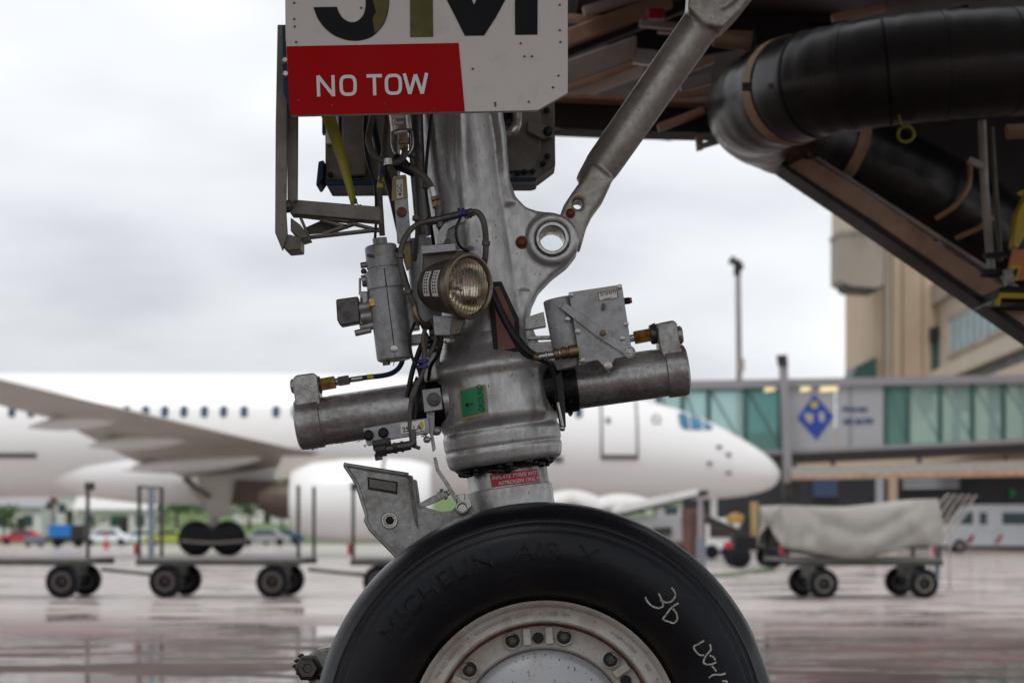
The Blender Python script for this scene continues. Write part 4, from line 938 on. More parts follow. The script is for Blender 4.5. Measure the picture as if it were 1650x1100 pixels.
o = b.build('water_drops', M['water'], gear, 60); tag(o, kind='stuff')
# ------------------------------------------------------------------ boarding bridge underside and air duct, upper right
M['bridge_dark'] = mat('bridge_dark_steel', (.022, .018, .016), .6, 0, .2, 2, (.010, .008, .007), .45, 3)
M['bridge_brown'] = mat('bridge_brown_paint', (.46, .29, .19), .5, 0, .18, 3, (.24, .12, .075), .42, 4)
M['bridge_grey'] = mat('bridge_grey_paint', (.36, .325, .30), .5, 0, .15, 3, (.17, .13, .10), .40, 4)
M['duct'] = mat('black_duct_skin', (.008, .0075, .008), .33, 0, .2, 4, (.028, .017, .012), .42, 3, bump=.6, bs=11, spec=.6, stretch=(1, 1, 2.5))
M['ductstrap'] = mat('tan_strap', (.38, .25, .15), .6, 0, .15, 8, (.16, .10, .06), .42, 7)
M['hazard'] = mat('yellow_paint', (.50, .38, .02), .45, 0, .1)
M['orange'] = mat('orange_paint', (.55, .17, .05), .5, 0, .1)
M['whitepipe'] = mat('white_pipe', (.38, .36, .33), .4, 0, .1, 5, (.18, .15, .12), .4, 5)
obr = thing('boarding_bridge', P(1500, 842, 9.5), 'dark brown underside of a boarding bridge hanging overhead, upper right', 'boarding bridge')
obr.location.z = gz(9.5); ORG[obr] = Vector(obr.location)
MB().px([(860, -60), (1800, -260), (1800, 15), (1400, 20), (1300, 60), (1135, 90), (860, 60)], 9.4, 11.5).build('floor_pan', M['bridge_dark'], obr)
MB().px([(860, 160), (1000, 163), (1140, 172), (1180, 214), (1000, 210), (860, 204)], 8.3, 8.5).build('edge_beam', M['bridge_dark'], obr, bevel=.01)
MB().px([(860, 148), (1140, 160), (1140, 167), (860, 156)], 8.2, 8.31).build('beam_flange', M['bridge_brown'], obr, bevel=.004)
MB().px([(870, 135), (905, 100), (1026, 56), (1026, 95), (915, 140), (880, 160)], 8.55, 8.7).build('box_girder', M['bridge_grey'], obr, bevel=.01)
MB().px([(870, 140), (915, 138), (1026, 95), (1040, 95), (1040, 102), (918, 148), (870, 156)], 8.45, 8.72).build('girder_flange', M['bridge_brown'], obr, bevel=.004)
b = MB(); b.bar(P(880, 76, 8.9), P(1080, 0, 8.9), .06, .075); b.build('diagonal_brace', M['bridge_brown'], obr, bevel=.008)
MB().bar(P(905, 88, 8.95), P(1150, -8, 8.95), .06, .05).build('diagonal_brace', M['bridge_dark'], obr, bevel=.008)
MB().bar(P(905, 30, 9.0), P(985, 33, 9.0), .05, .03).build('cross_member', M['bridge_brown'], obr, bevel=.005)
MB().bar(P(1060, 207, 8.2), P(1135, 178, 8.2), .05, .03).build('cross_member', M['bridge_brown'], obr, bevel=.005)
MB().bar(P(1060, 48, 8.8), P(1210, 58, 8.8), .05, .03).build('cross_member', M['bridge_brown'], obr, bevel=.005)
MB().bar(P(1030, 38, 8.7), P(1110, 45, 8.7), .05, .028).build('cross_member', M['bridge_grey'], obr, bevel=.005)
MB().bar(P(1095, 140, 8.4), P(1145, 128, 8.4), .05, .045).build('cross_member', M['bridge_grey'], obr, bevel=.005)
MB().cyl(P(1150, 62, 8.25), P(1212, 70, 8.25), .034, 20).build('roller', M['ductstrap'], obr)
MB().cyl(P(1210, 69.7, 8.25), P(1216, 70.5, 8.25), .055, 20).build('roller_flange', M['bridge_dark'], obr)
MB().box(P(1057, 24, 8.75), (.075, .06, .045)).build('red_beacon', M['redlabel'], obr, bevel=.01)
MB().bar(P(1020, 99, 8.4), P(1048, 102, 8.4), .02, .02).build('steel_rod', M['steel'], obr)
b = MB(); b.px([(1122, 218), (1132, 216), (1134, 238), (1124, 240)], 8.3, 8.36); b.bar(P(1126, 237, 8.3), P(1160, 227, 8.3), .05, .018); b.build('hook_bracket', M['bridge_grey'], obr)
MB().box((4.9, 8.9, 3.46), (9.2, 2.2, .2)).build('shading_floor_slab', M['bridge_dark'], obr)  # bridge floor slab added overhead to shade the beams and duct
# dark inner side of the lift column
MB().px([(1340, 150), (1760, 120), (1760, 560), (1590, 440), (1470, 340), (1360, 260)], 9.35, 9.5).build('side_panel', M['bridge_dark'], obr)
# stair stringer: brown channel
st_ = MB().px([(1250, 250), (1312, 258), (1420, 328), (1700, 522), (1900, 662), (1900, 700), (1700, 560), (1400, 352), (1250, 258)], 8.38, 8.44).build('stair_stringer', M['bridge_brown'], obr, bevel=.006)
MB().px([(1243, 248), (1400, 352), (1700, 560), (1900, 700), (1900, 711), (1700, 570), (1400, 362), (1243, 256)], 8.34, 8.56).build('stringer_flange', M['bridge_dark'], obr, bevel=.006)
for (x, y) in ((1365, 278), (1425, 318), (1485, 358), (1545, 400), (1600, 440)):
    b = MB(); b.px([(x - 32, y - 14), (x + 18, y + 16), (x + 22, y + 28), (x - 20, y + 2)], 8.46, 8.58); b.build('stair_tread', M['bridge_grey'], obr, bevel=.006)
MB().bar(P(1300, 246, 8.45), P(1660, 478, 8.45), .03, .02).build('handrail', M['bridge_grey'], obr, bevel=.006)
MB().bar(P(1295, 310, 8.7), P(1365, 282, 8.7), .05, .02).build('cross_member', M['ductstrap'], obr)
b = MB(); b.tube([P(1582, 195, 8.2), P(1586, 300, 8.2), P(1597, 436, 8.2)], .018, 12); b.build('white_pipe', M['whitepipe'], obr)
MB().tube([P(1597, 205, 8.25), P(1603, 300, 8.25), P(1612, 420, 8.25)], .012, 12).build('white_pipe', M['bay'], obr)
MB().bar(P(1586, 412, 8.15), P(1625, 410, 8.15), .04, .02).build('pipe_clamp', M['black'], obr); MB().box(P(1597, 440, 8.15), (.08, .06, .03)).build('pipe_foot', M['black'], obr, bevel=.005)
MB().bar(P(1560, 258, 8.1), P(1584, 268, 8.1), .03, .025).build('pipe_bracket', M['whitepipe'], obr)
MB().px([(1600, 330), (1660, 300), (1660, 440), (1606, 430)], 8.9, 9.0).build('yellow_guard', M['hazard'], obr)
MB().px([(1640, 345), (1665, 290), (1672, 290), (1672, 340), (1640, 400), (1634, 395)], 8.1, 8.2).build('yellow_rail', M['hazard'], obr)
w = MB().px([(1632, 402), (1668, 402), (1664, 452), (1622, 450)], 8.1, 8.13).build('warning_sign', M['orange'], obr); MB().px([(1628, 428), (1646, 426), (1640, 452), (1626, 452)], 8.09, 8.1).build('warning_triangle', M['yellow'], w)
MB().px([(1634, 434), (1641, 432), (1637, 446), (1632, 444)], 8.083, 8.091).build('warning_mark', M['black'], w)
MB().cyl(P(1618, 448, 8.1), P(1630, 446, 8.1), .035, 16).build('white_knob', M['whitepipe'], obr)
b = MB(); b.px([(1612, 462), (1700, 458), (1700, 490), (1604, 486)], 8.1, 8.5); b.build('rubber_buffer', M['black'], obr, bevel=.01)
MB().tube([P(1606, 492, 8.05), P(1612, 476, 8.05), P(1700, 478, 8.05)], .012, 10).build('buffer_rail', M['hazard'], obr)
MB().cyl(P(1622, 213, 7.9), P(1720, 206, 7.9), .030, 20).build('roller', M['ductstrap'], obr)
MB().box((5.4, 10.2, 1.6), (.8, .8, 3.3)).build('lift_column', M['bridge_grey'], obr, bevel=.02)
MB().tube(cr([P(1562, 262, 8.6), P(1560, 300, 8.55), P(1538, 332, 8.55), P(1508, 352, 8.6)]), .012, 10).build('looped_strap', M['ductstrap'], obr)
MB().tube(cr([P(1600, 350, 8.55), P(1580, 366, 8.55), P(1540, 384, 8.6)]), .012, 10).build('looped_strap', M['ductstrap'], obr)
# the duct
D_PTS = [P(1900, 92, 7.4), P(1740, 96, 7.35), P(1600, 100, 7.3), P(1470, 110, 7.3), P(1370, 124, 7.35), P(1290, 142, 7.5), P(1232, 164, 7.8), P(1222, 183, 8.15), P(1262, 205, 8.5), P(1350, 238, 8.7), P(1470, 298, 8.78), P(1620, 388, 8.85), P(1800, 500, 8.9)]
dpath = cr(D_PTS, 10); DR = .198
wr_ = random.Random(3); duct = MB().tube(dpath, [DR * (1 + .010 * math.sin(i * 1.9) + wr_.uniform(-.007, .007)) for i in range(len(dpath))], 48).build('air_duct', M['duct'], None, 60, base=P(1500, 842, 7.4))
duct.location.z += 0
tag(duct, 'thick glossy black air duct bent below the boarding bridge, upper right', 'duct')
def ring(i, w, r, n=40):
    p = dpath[i]; d = (dpath[i + 1] - dpath[i - 1]).normalized(); return MB().lathe(p - d * w / 2, d, [(0, r - .004), (0, r + .004), (w, r + .004), (w, r - .004)], n, closed=True)
for i in (34, 47, 13): ring(i, .012, DR + .0).build('seam', M['black'], duct)
for i in (52, 90): ring(i, .055, DR + .003).build('strap', M['ductstrap'], duct)
p = dpath[58]; MB().box(P(1203, 140, 7.36), (.035, .02, .03)).build('strap_buckle', M['darksteel'], duct, bevel=.003)
b = MB(); b.lathe(P(1460, 216, 7.28), (.3, 1, 0), [(-.006, .024), (-.006, .034), (.006, .034), (.006, .024)], 24, closed=True); b.tube([P(1448, 186, 7.2), P(1452, 200, 7.25), P(1458, 206, 7.28)], .004, 8); b.build('yellow_tag', M['yellowstrap'], duct)

# crease rings and tie clips along the duct, cables under the floor
for i in (18, 26, 40, 96, 104): ring(i, .02, DR - .001).build('crease', M['duct'], duct)
for k, (a, c) in enumerate((((1300, 40), (1560, 12)), ((1290, 52), (1420, 28)))):
    MB().tube(cr([P(a[0], a[1], 8.9), P((a[0] + c[0]) / 2, (a[1] + c[1]) / 2 + 16, 8.9), P(c[0], c[1], 8.9)]), .012, 8).build('cable', M['cable'], obr)
MB().bar(P(1340, 30, 8.6), P(1425, 12, 8.6), .05, .03).build('cross_member', M['bridge_brown'], obr, bevel=.005)
MB().bar(P(940, 20, 8.8), P(1100, -30, 8.8), .05, .04).build('cross_member', M['bridge_grey'], obr, bevel=.005)
MB().bar(P(1040, 160, 8.35), P(1145, 150, 8.35), .05, .03).build('cross_member', M['bridge_brown'], obr, bevel=.005)
MB().bar(P(1085, 120, 8.5), P(1150, 96, 8.5), .05, .03).build('cross_member', M['bridge_brown'], obr, bevel=.005)
# ------------------------------------------------------------------ white airliner behind
M['glassdark'] = mat('cabin_glass', (.04, .065, .125), .12, 0, .2)
M['cockpit'] = mat('cockpit_glass', (.035, .15, .25), .12, 0, .4, 1.5)
M['winggrey'] = mat('wing_underside', (.45, .42, .375), .45, 0, .08, .3, (.36, .32, .26), .40, .5)
M['seamgrey'] = mat('door_seam', (.12, .11, .11), .5)
M['brownmetal'] = mat('gear_brown_metal', (.09, .065, .045), .5, .2, .2, 3)
DA = 95.0
air = thing('airliner', (P(500, 842, DA).x, DA, gz(DA)), 'white twin-engine airliner parked across the apron behind the gear', 'airliner')
def sA(D): return F / D
STN = [(-900, 600, 800), (480, 601, 800), (700, 605, 800), (820, 612, 801), (900, 621, 802), (980, 633, 803), (1040, 645, 804), (1085, 657, 804.5), (1110, 666, 804), (1140, 678, 803.5), (1170, 692, 802), (1200, 709, 798.5), (1225, 725, 793), (1242, 739, 786.5), (1251, 750, 779), (1255.5, 757, 772), (1257, 762, 767)]
def fus_sec(x):
    for (a, t0, b0), (c, t1, b1) in zip(STN, STN[1:]):
        if a <= x <= c: k = (x - a) / (c - a); return t0 + (t1 - t0) * k, b0 + (b1 - b0) * k
    return STN[0][1:] if x < STN[0][0] else STN[-1][1:]
def fpt(x, y, e=0.0):
    """picture point on the fuselage's near side"""
    t, bt = fus_sec(x); c = (t + bt) / 2; rr = (bt - t) / 2; v = max(-.995, min(.995, (y - c) / rr)); D = DA
    q = P(x, y, DA); q.y = DA - math.sqrt(1 - v * v) * rr * DA / F - e; return q
b = MB(); NN = 56; xs = [-900, -400, 0, 300, 480, 600, 700, 760, 820, 860, 900, 940, 980, 1010, 1040, 1062, 1085, 1098, 1110, 1125, 1140, 1155, 1170, 1185, 1200, 1213, 1225, 1234, 1242, 1247, 1251, 1253.5, 1255.5, 1257]; vs = []
for x in xs:
    t, bt = fus_sec(x); c = P(x, (t + bt) / 2, DA); rr = (bt - t) / 2 * DA / F
    for k in range(NN): a = 2 * math.pi * k / NN; vs.append(c + Vector((0, math.sin(a), math.cos(a))) * rr)
b.add(vs, [(i * NN + k, i * NN + (k + 1) % NN, (i + 1) * NN + (k + 1) % NN, (i + 1) * NN + k) for i in range(len(xs) - 1) for k in range(NN)] + [tuple((len(xs) - 1) * NN + k for k in range(NN)), tuple(range(NN))])
fus2 = b.build('fuselage', M['acwhite'], air, 60)
def disc_on(x, y, rx, ry, e, name, m, par, n=18, pw=.75):
    pts = []
    for k in range(n):
        t = 2 * math.pi * k / n; c, s = math.cos(t), math.sin(t)
        pts.append((x + rx * abs(c) ** pw * (1 if c > 0 else -1), y + ry * abs(s) ** pw * (1 if s > 0 else -1)))
    a = [fpt(px_, py_, e) for px_, py_ in pts]; mb = MB(); mb.poly(a, (0, .08, 0)); return mb.build(name, m, par, 40)
for x in [-170, -140, -110, -78, -48, -18, 13, 43, 73, 103, 133, 163, 193, 222, 252, 282, 312, 344, 374, 406, 456, 486, 517, 548, 578, 608, 640, 670, 700, 732, 930]:
    disc_on(x, 668, 6.0, 9.4, .03, 'window', M['glassdark'], air)
# doors as proud panels with dark sill and seams
dr = MB(); K = 8; vs = []
def panel(x0, x1, y0, y1, e, K=10):
    mb = MB(); vs = []
    for j in range(K + 1):
        y = y0 + (y1 - y0) * j / K
        for x in (x0, x1): vs.append(fpt(x, y, e))
    mb.add(vs, [(2 * j, 2 * j + 1, 2 * j + 3, 2 * j + 2) for j in range(K)]); return mb
d1 = panel(968, 1020, 640, 738, .05).build('door', M['acwhite'], air, 60)
for x in (964, 1020): panel(x, x + 3.5, 640, 738, .06).build('door_seam', M['seamgrey'], d1)
panel(964, 1023.5, 735, 743, .08, 3).build('door_sill', M['seamgrey'], d1)
disc_on(976, 681, 4, 5, .08, 'door_handle', M['seamgrey'], d1)
d2 = panel(890, 905, 738, 748, .06, 3).build('cargo_door', M['seamgrey'], air)
d3 = panel(4, 82, 733, 741, .06, 3).build('cargo_door', M['seamgrey'], air)
for pts_ in ([(1089, 668), (1098, 665.5), (1106, 666), (1106, 694), (1096, 693), (1090, 686)], [(1108.5, 666), (1118, 669), (1128, 676), (1127, 694), (1108.5, 694)], [(1130, 677), (1138, 682), (1146, 689), (1141, 693.5), (1130, 694)]):
    ca, cc = sum(a for a, c in pts_) / len(pts_), sum(c for a, c in pts_) / len(pts_); n_ = len(pts_); b = MB(); dn = []
    for i in range(n_):
        for k in range(4): (a0, c0), (a1, c1) = pts_[i], pts_[(i + 1) % n_]; dn.append((a0 + (a1 - a0) * k / 4, c0 + (c1 - c0) * k / 4))
    m_ = len(dn); vs = [fpt(ca + (a - ca) * f, cc + (c - cc) * f, .07) for f in (1, .66, .33) for a, c in dn] + [fpt(ca, cc, .07)]
    b.add(vs, [(r_ * m_ + k, r_ * m_ + (k + 1) % m_, (r_ + 1) * m_ + (k + 1) % m_, (r_ + 1) * m_ + k) for r_ in (0, 1) for k in range(m_)] + [(2 * m_ + k, 2 * m_ + (k + 1) % m_, 3 * m_) for k in range(m_)])
    b.build('cockpit_window', M['cockpit'], air, 60)
b = MB()
for k in range(5):
    a = math.pi * 2 * k / 5 + math.pi / 2; b.poly([fpt(1053 + 8 * math.cos(a + q), 678 - 8 * math.sin(a + q), .06) for q in (-.42, 0, .42)] + [fpt(1053 + 3.5 * math.cos(a), 678 - 3.5 * math.sin(a), .06)], (0, .04, 0))
b.build('emblem', M['glassdark'], air)
for (x, y) in ((1168, 733), (1168, 763), (1137, 748), (1153, 721)): disc_on(x, y, 5, 2.2, .10, 'air_probe', M['seamgrey'], air, 10)
# wing: leading edge, trailing edge sections from root to tip
secs = [((515, 728), (300, 770), 92.0, .62), ((470, 722), (215, 742), 88, .55), ((360, 697), (90, 676), 82, .42), ((160, 650), (-100, 628), 76, .3), ((-160, 572), (-470, 575), 68, .2)]
b = MB(); vs = []; K = 12
for (l, t, D, th) in secs:
    Lp, Tp = P(l[0], l[1], D), P(t[0], t[1], D)
    for k in range(K):
        if k < 7: u = k / 6; up = -1
        else: u = (12 - k) / 6; up = 1
        h = th * math.sqrt(max(0, u)) * (1 - u) * 2.2
        vs.append(Lp + (Tp - Lp) * u + Vector((0, 0, up * h * (.8 if up > 0 else .6))))
b.add(vs, [(i * K + k, i * K + (k + 1) % K, (i + 1) * K + (k + 1) % K, (i + 1) * K + k) for i in range(len(secs) - 1) for k in range(K)] + [tuple(range(K)), tuple((len(secs) - 1) * K + k for k in range(K))])
wing = b.build('wing', M['winggrey'], air, 50)
for (x0, y0, x1, y1, D, r) in ((215, 668, 45, 688, 80, .5), (330, 700, 140, 719, 84, .54), (420, 738, 195, 756, 88, .58)):
    a, c = P(x0, y0, D), P(x1, y1, D); L = (c - a).length
    MB().lathe(a, c - a, [(0, .05), (L * .1, r * .55), (L * .3, r * .9), (L * .5, r), (L * .7, r * .85), (L * .88, r * .45), (L, .05)], 20, sy=.7).build('flap_fairing', M['acwhite'], wing, 60)
# belly fairing
b = MB().lathe(P(60, 762, 93.6), (1, 0, 0), [(0, .2), (1, .7), (2.5, 1.15), (5, 1.45), (9, 1.5), (12, 1.3), (14, .8), (15, .2)], 32, sy=1.0); b.build('belly_fairing', M['acwhite'], air, 60)
# engine
DE = 84.0
eng = MB().lathe(P(470, 806, DE), (1, 0, 0), [(0, 1.15), (.05, 1.28), (.9, 1.62), (2.2, 1.77), (3.8, 1.80), (5.0, 1.72), (5.6, 1.60), (5.85, 1.48), (5.9, 1.38), (5.7, 1.30), (4.8, 1.28)], 56).build('engine', M['acwhite'], air, 50)
MB().lathe(P(418, 806, DE), (1, 0, 0), [(0, .35), (.6, .7), (1.6, .85), (2.2, .8)], 32).build('exhaust', M['brownmetal'], eng, 50)
MB().poly([P(440, 770, DE - .3), P(455, 735, DE - .3), P(600, 735, DE - .3), P(640, 760, DE - .3), P(600, 775, DE - .3)], (0, .6, 0)).build('pylon', M['winggrey'], air)
MB().px([(447, 760), (478, 757), (478, 790), (450, 792)], DE + .6, DE + .9).build('cowl_panel', M['glassdark'] if 0 else M['winggrey'], eng)
MB().lathe(P(618, 806, DE), (1, 0, 0), [(0, 1.795), (0, 1.812), (.12, 1.812), (.12, 1.795)], 48, closed=True).build('cowl_seam', M['seamgrey'], eng)
# main gear
b = MB(); b.cyl(P(345, 775, 90), P(343, 868, 90), .26, 16); b.bar(P(300, 768, 90), P(343, 832, 90), .3, .25); b.px([(318, 765), (372, 770), (370, 830), (340, 836)], 89.6, 89.8); b.build('gear_leg', M['winggrey'], air)
MB().bar(P(296, 771, 89.5), P(338, 800, 89.5), .2, .18).build('gear_strut', M['brownmetal'], air)
MB().px([(380, 772), (448, 775), (440, 812), (372, 812)], 90, 92).build('gear_bay', M['brownmetal'], air)
for D in (89.2, 90.8):
    for x in (316, 368):
        c = P(x, 0, D); c.z = gz(D) + .79
        w = MB().lathe(c - Vector((0, .27, 0)), (0, 1, 0), [(0, .42), (.03, .70), (.10, .80), (.44, .80), (.51, .70), (.54, .42)], 36).build('main_wheel', M['rubber'], air, 40)
        MB().lathe(c - Vector((0, .272, 0)), (0, 1, 0), [(0, .3), (.02, .42)], 24).build('rim', M['black'], w)
MB().bar(P(305, 868, 90), P(380, 868, 90), 1.2, .75).build('bogie_beam', M['black'], air)
MB().tube(cr([P(292, 871, 88.7), P(342, 874, 88.7), P(393, 871, 88.7)]), .05, 8).build('rope_line', M['winggrey'], air)  # grey rope slung across the main wheels
nw = P(1150, 0, DA); nw.z = gz(DA) + .5
MB().cyl(P(1150, 790, DA), nw, .16, 16).build('nose_gear_leg', M['acwhite'], air)
w = MB().lathe(nw - Vector((0, .45, 0)), (0, 1, 0), [(0, .3), (.04, .48), (.12, .52), (.3, .52), (.36, .45)], 28).build('nose_wheel', M['rubber'], air)

# ------------------------------------------------------------------ carts
M['cartframe'] = mat('cart_frame', (.045, .048, .045), .5, .3, .2, 4, (.09, .07, .05), .35, 5)
M['cartdeck'] = mat('cart_deck', (.16, .15, .14), .6, .1, .2, 3)
M['cartwheel'] = mat('cart_rim', (.10, .078, .068), .6, 0, .25, 12)
M['cartwheelp'] = mat('cart_rim_pale', (.20, .18, .155), .6, 0, .45, 16, (.03, .03, .03), .48, 9)
M['tarp'] = mat('beige_tarpaulin', (.33, .318, .295), .75, 0, .1, 2, (.22, .205, .18), .40, 2.2, bump=.1, bs=12)
M['bluepaint'] = mat('blue_grey_paint', (.15, .18, .22), .5)
M['greenbar'] = mat('green_bar', (.12, .19, .10), .6)
def cart(label, length, rim='cartwheel', wr=.25, wx=(.42, .42), posts=(1, 1), group='baggage carts', deck_z=.58, towlen=1.0, tow=1, towm='cartframe'):
    t = local('baggage_cart', label, 'cart', group); hw = .75; hl = length / 2
    d = MB().box((0, 0, deck_z), (length, 1.5, .045)); d.build('deck', M['cartdeck'], t, bevel=.006)
    f = MB(); f.box((0, -hw + .03, deck_z - .05), (length + .02, .06, .075)); f.box((0, hw - .03, deck_z - .05), (length + .02, .06, .075)); f.box((0, 0, deck_z - .05), (.08, 1.4, .07))
    f.build('chassis', M['cartframe'], t, bevel=.006)
    for e in (-1, 1):
        x = e * (hl - wx[0 if e < 0 else 1])
        MB().cyl((x, -.62, wr), (x, .62, wr), .03, 12).build('axle', M['cartframe'], t)
        MB().box((x, 0, wr + .16), (.16, 1.0, .20)).build('bogie', M['cartframe'], t, bevel=.01)
        for s in (-1, 1):
            c = Vector((x + (0 if s < 0 else .0), s * .64, wr))
            w = MB().lathe(c - Vector((0, .075, 0)), (0, 1, 0), [(.01, wr * .55), (0, wr * .7), (.015, wr * .92), (.04, wr), (.11, wr), (.135, wr * .92), (.15, wr * .7), (.14, wr * .55)], 32).build('wheel', M['rubber'], t, 40)
            MB().lathe(c - Vector((0, .07, 0)), (0, 1, 0), [(0, wr * .56), (-.004, wr * .46), (.03, wr * .38), (.03, wr * .2), (-.012, wr * .16), (-.014, .005)], 28, caps=(0, 1)).build('rim', M[rim], w, 30)
            MB().lathe(c - Vector((0, .088, 0)), (0, 1, 0), [(0, wr * .10), (.004, wr * .15), (.03, wr * .15)], 14).build('hub_cap', M['black'], w)
    for e in (-1, 1):
        if not posts[0 if e < 0 else 1]: continue
        pz = posts[0 if e < 0 else 1]
        for s in ((-1, 1) if pz != 2 else (-1,)):
            MB().box((e * (hl - .03), s * .68, deck_z + .55), (.05, .05, 1.1)).build('post', M['cartframe'], t, bevel=.004)
        if pz == 2: MB().box((e * (hl - .03) + .03, -.68, deck_z + 1.08), (.14, .07, .12)).build('post_head', M['cartframe'], t, bevel=.01)
        if pz == 1: MB().box((e * (hl - .03), 0, deck_z + 1.08), (.036, 1.40, .036)).build('top_rail', M['cartframe'], t, bevel=.004)
    MB().tube([(tow * hl, 0, .42), (tow * (hl + towlen * .9), 0, .33), (tow * (hl + towlen), 0, .33)], .028, 10).build('tow_bar', M[towm], t)
    MB().box((-hl - .03, -.62, deck_z + .15), (.06, .1, .16)).build('red_lamp', M['redlabel'], t, bevel=.01)
    return t
DCt = 30.2
def put(t, xpx, D, rz=0): place(t, Vector((P(xpx, 0, D).x, D, gz(D))), rz)
c1 = cart('empty black flat baggage cart cut off by the left picture edge', 3.2, posts=(0, 2)); put(c1, -4, DCt, R(-3))
c2 = cart('empty black flat baggage cart between white engine and cut-off cart', 2.45, posts=(1, 3)); put(c2, 368, DCt, R(-4))
c3 = cart('flat baggage cart mostly hidden behind the big tyre', 2.45, posts=(2, 0)); put(c3, 705, DCt, R(-3))
for (x, ht) in ((245, 1.1),):
    pass
MB().box((-1.02, -.66, 1.12), (.08, .05, 1.05)).build('cart_panel', M['bluepaint'], None, base=(0, 0, 0))
o = bpy.data.objects['cart_panel']; o.parent = c2; o.location = (0, 0, 0); o.name = 'side_post'
# covered cart on the right
c4 = cart('baggage cart under sagging beige tarpaulin right of the tyre', 2.35, 'cartwheelp', .225, (.58, .26), (1, 1), tow=-1, towm='greenbar'); put(c4, 1372, 30.0, R(5))
for ch in list(c4.children):
    if ch.name.startswith(('top_rail', 'post')):
        ch.scale.z = .72; ch.location.z = .18
b = MB(); NX, NA = 56, 40; vs = []
for i in range(NX + 1):
    u = i / NX; x = -1.24 + 2.36 * u
    sag = .16 * math.sin(math.pi * min(1, u * 1.02)) ** 1.3 * (1 if u < 1 else 1) ; top = 1.38 + .10 * u - sag * .40
    for j in range(NA + 1):
        v = j / NA                       # round from near hem over the top to the far hem
        a = v * 2 - 1
        hem = .76 - .15 * math.sin(math.pi * min(1, u * 1.25)) + .02 * math.sin(u * 9)
        if abs(a) < .45: y = a / .45 * .80; z = top - .08 * (1 - (a / .45) ** 2) * math.sin(math.pi * u)
        else:
            s = (abs(a) - .45) / .55; z = top + (hem - top) * s; y = math.copysign(.80 + .05 * math.sin(s * 3.0) + .0, a)
            # swags pulled between the top corners, and hanging folds
            sw = .055 * math.sin(math.pi * (s * 1.9 + 3.2 * (u - .5) ** 2 * 2.0)) * math.sin(math.pi * u) + .03 * math.sin(u * 23 + s * 5) * s * (1 - u) + .025 * math.sin(u * 41) * max(0, .35 - u) * 3 * s
            y += math.copysign(sw, a)
        vs.append((x + .03 * math.sin(v * 17) * (1 if i in (0, NX) else 0), y, z))
b.add(vs, [(i * (NA + 1) + j, (i + 1) * (NA + 1) + j, (i + 1) * (NA + 1) + j + 1, i * (NA + 1) + j + 1) for i in range(NX) for j in range(NA)])
for e_, i_ in ((-1, 0), (1, NX)):
    c_ = len(b.v); ring_ = [i_ * (NA + 1) + j for j in range(NA + 1)]; mid_ = sum((b.v[k] for k in ring_), Vector()) / len(ring_); r2 = []
    for k in ring_: q = b.v[k] * .55 + mid_ * .45; r2.append(q + Vector((e_ * .05, 0, -.02)))
    b.v += r2 + [mid_ + Vector((e_ * .03, 0, -.1))]
    for j in range(NA): b.f.append((ring_[j], ring_[j + 1], c_ + j + 1, c_ + j)); b.f.append((c_ + j, c_ + j + 1, c_ + NA + 1))
tp = b.build('tarpaulin', M['tarp'], None, 70, fix=False); tp.modifiers.new('s', 'SOLIDIFY').thickness = .012
tag(tp, 'beige tarpaulin sagging over the right-hand baggage cart', 'tarpaulin'); tp.location = c4.location; tp.rotation_euler = c4.rotation_euler
b = MB().box((1.12, -.66, .55), (.05, .09, .55)); o = b.build('side_post', M['bluepaint'], c4) ; o.location = (0, 0, 0); o.data.transform(Matrix.Translation(ORG[c4]))
# tubular rails behind the covered cart
rl = thing('rail_rack', (P(1520, 0, 33).x, 33, gz(33)), 'slanting grey tubular rack behind the covered cart, before the minibus', 'rack')
for k in range(5):
    x = 1484 + k * 11
    MB().tube([P(x, 862 + k * 2, 33), P(x + 30, 812 + k * 1.5, 33), P(x + 42, 797 + k, 33), P(x + 46, 796 + k * .4, 33)], .015, 8).build('rail', M['bridge_grey'], rl)
for x in (1500, 1530): MB().cyl((P(x, 0, 33).x, 33, gz(33)), P(x, 850, 33), .02, 8).build('leg', M['bridge_grey'], rl)

# ------------------------------------------------------------------ glazed boarding bridge, right
M['framegreen'] = mat('green_frame', (.03, .085, .075), .5)
M['framegrey'] = mat('grey_frame', (.26, .25, .265), .5, .1, .08, .4)
M['panelgrey'] = mat('grey_panel', (.34, .35, .37), .5, 0, .05, .4)
M['signblue'] = mat('blue_sign', (.010, .045, .30), .4, 0, .1)
M['cream'] = mat('cream_blind', (.46, .44, .30), .7, 0, .1)
M['warm'] = bpy.data.materials.new('warm_lamp'); M['warm'].use_nodes = True
bb = M['warm'].node_tree.nodes['Principled BSDF']; bb.inputs['Emission Color'].default_value = (1, .78, .40, 1); bb.inputs['Emission Strength'].default_value = .5; bb.inputs['Base Color'].default_value = (.8, .7, .4, 1)
def pane_mat(name, c):
    m = bpy.data.materials.new(name); m.use_nodes = True; b = m.node_tree.nodes['Principled BSDF']
    b.inputs['Base Color'].default_value = c + (1,); b.inputs['Roughness'].default_value = .05; b.inputs['Transmission Weight'].default_value = .8; b.inputs['IOR'].default_value = 1.2
    return m
M['pane'] = pane_mat('green_glass', (.72, .92, .89)); M['pane2'] = pane_mat('deep_green_glass', (.34, .58, .55))
DJ = 102.0
jb = thing('glazed_boarding_bridge', (P(1265, 0, DJ).x, DJ, gz(DJ)), 'long glazed boarding bridge with green frames and blue diamond sign', 'boarding bridge')
def jl(x): return 1.0
def ry(x): return 617 - (x - 1110) * .018        # roof underside
def fy(x): return 738 - (x - 1110) * .045         # floor top
def jq(x0, x1, a, c, D0, D1, name, m, par=jb, bev=0):
    return MB().px([(x0, a(x0)), (x1, a(x1)), (x1, c(x1)), (x0, c(x0))], D0, D1).build(name, M[m], par, bevel=bev)
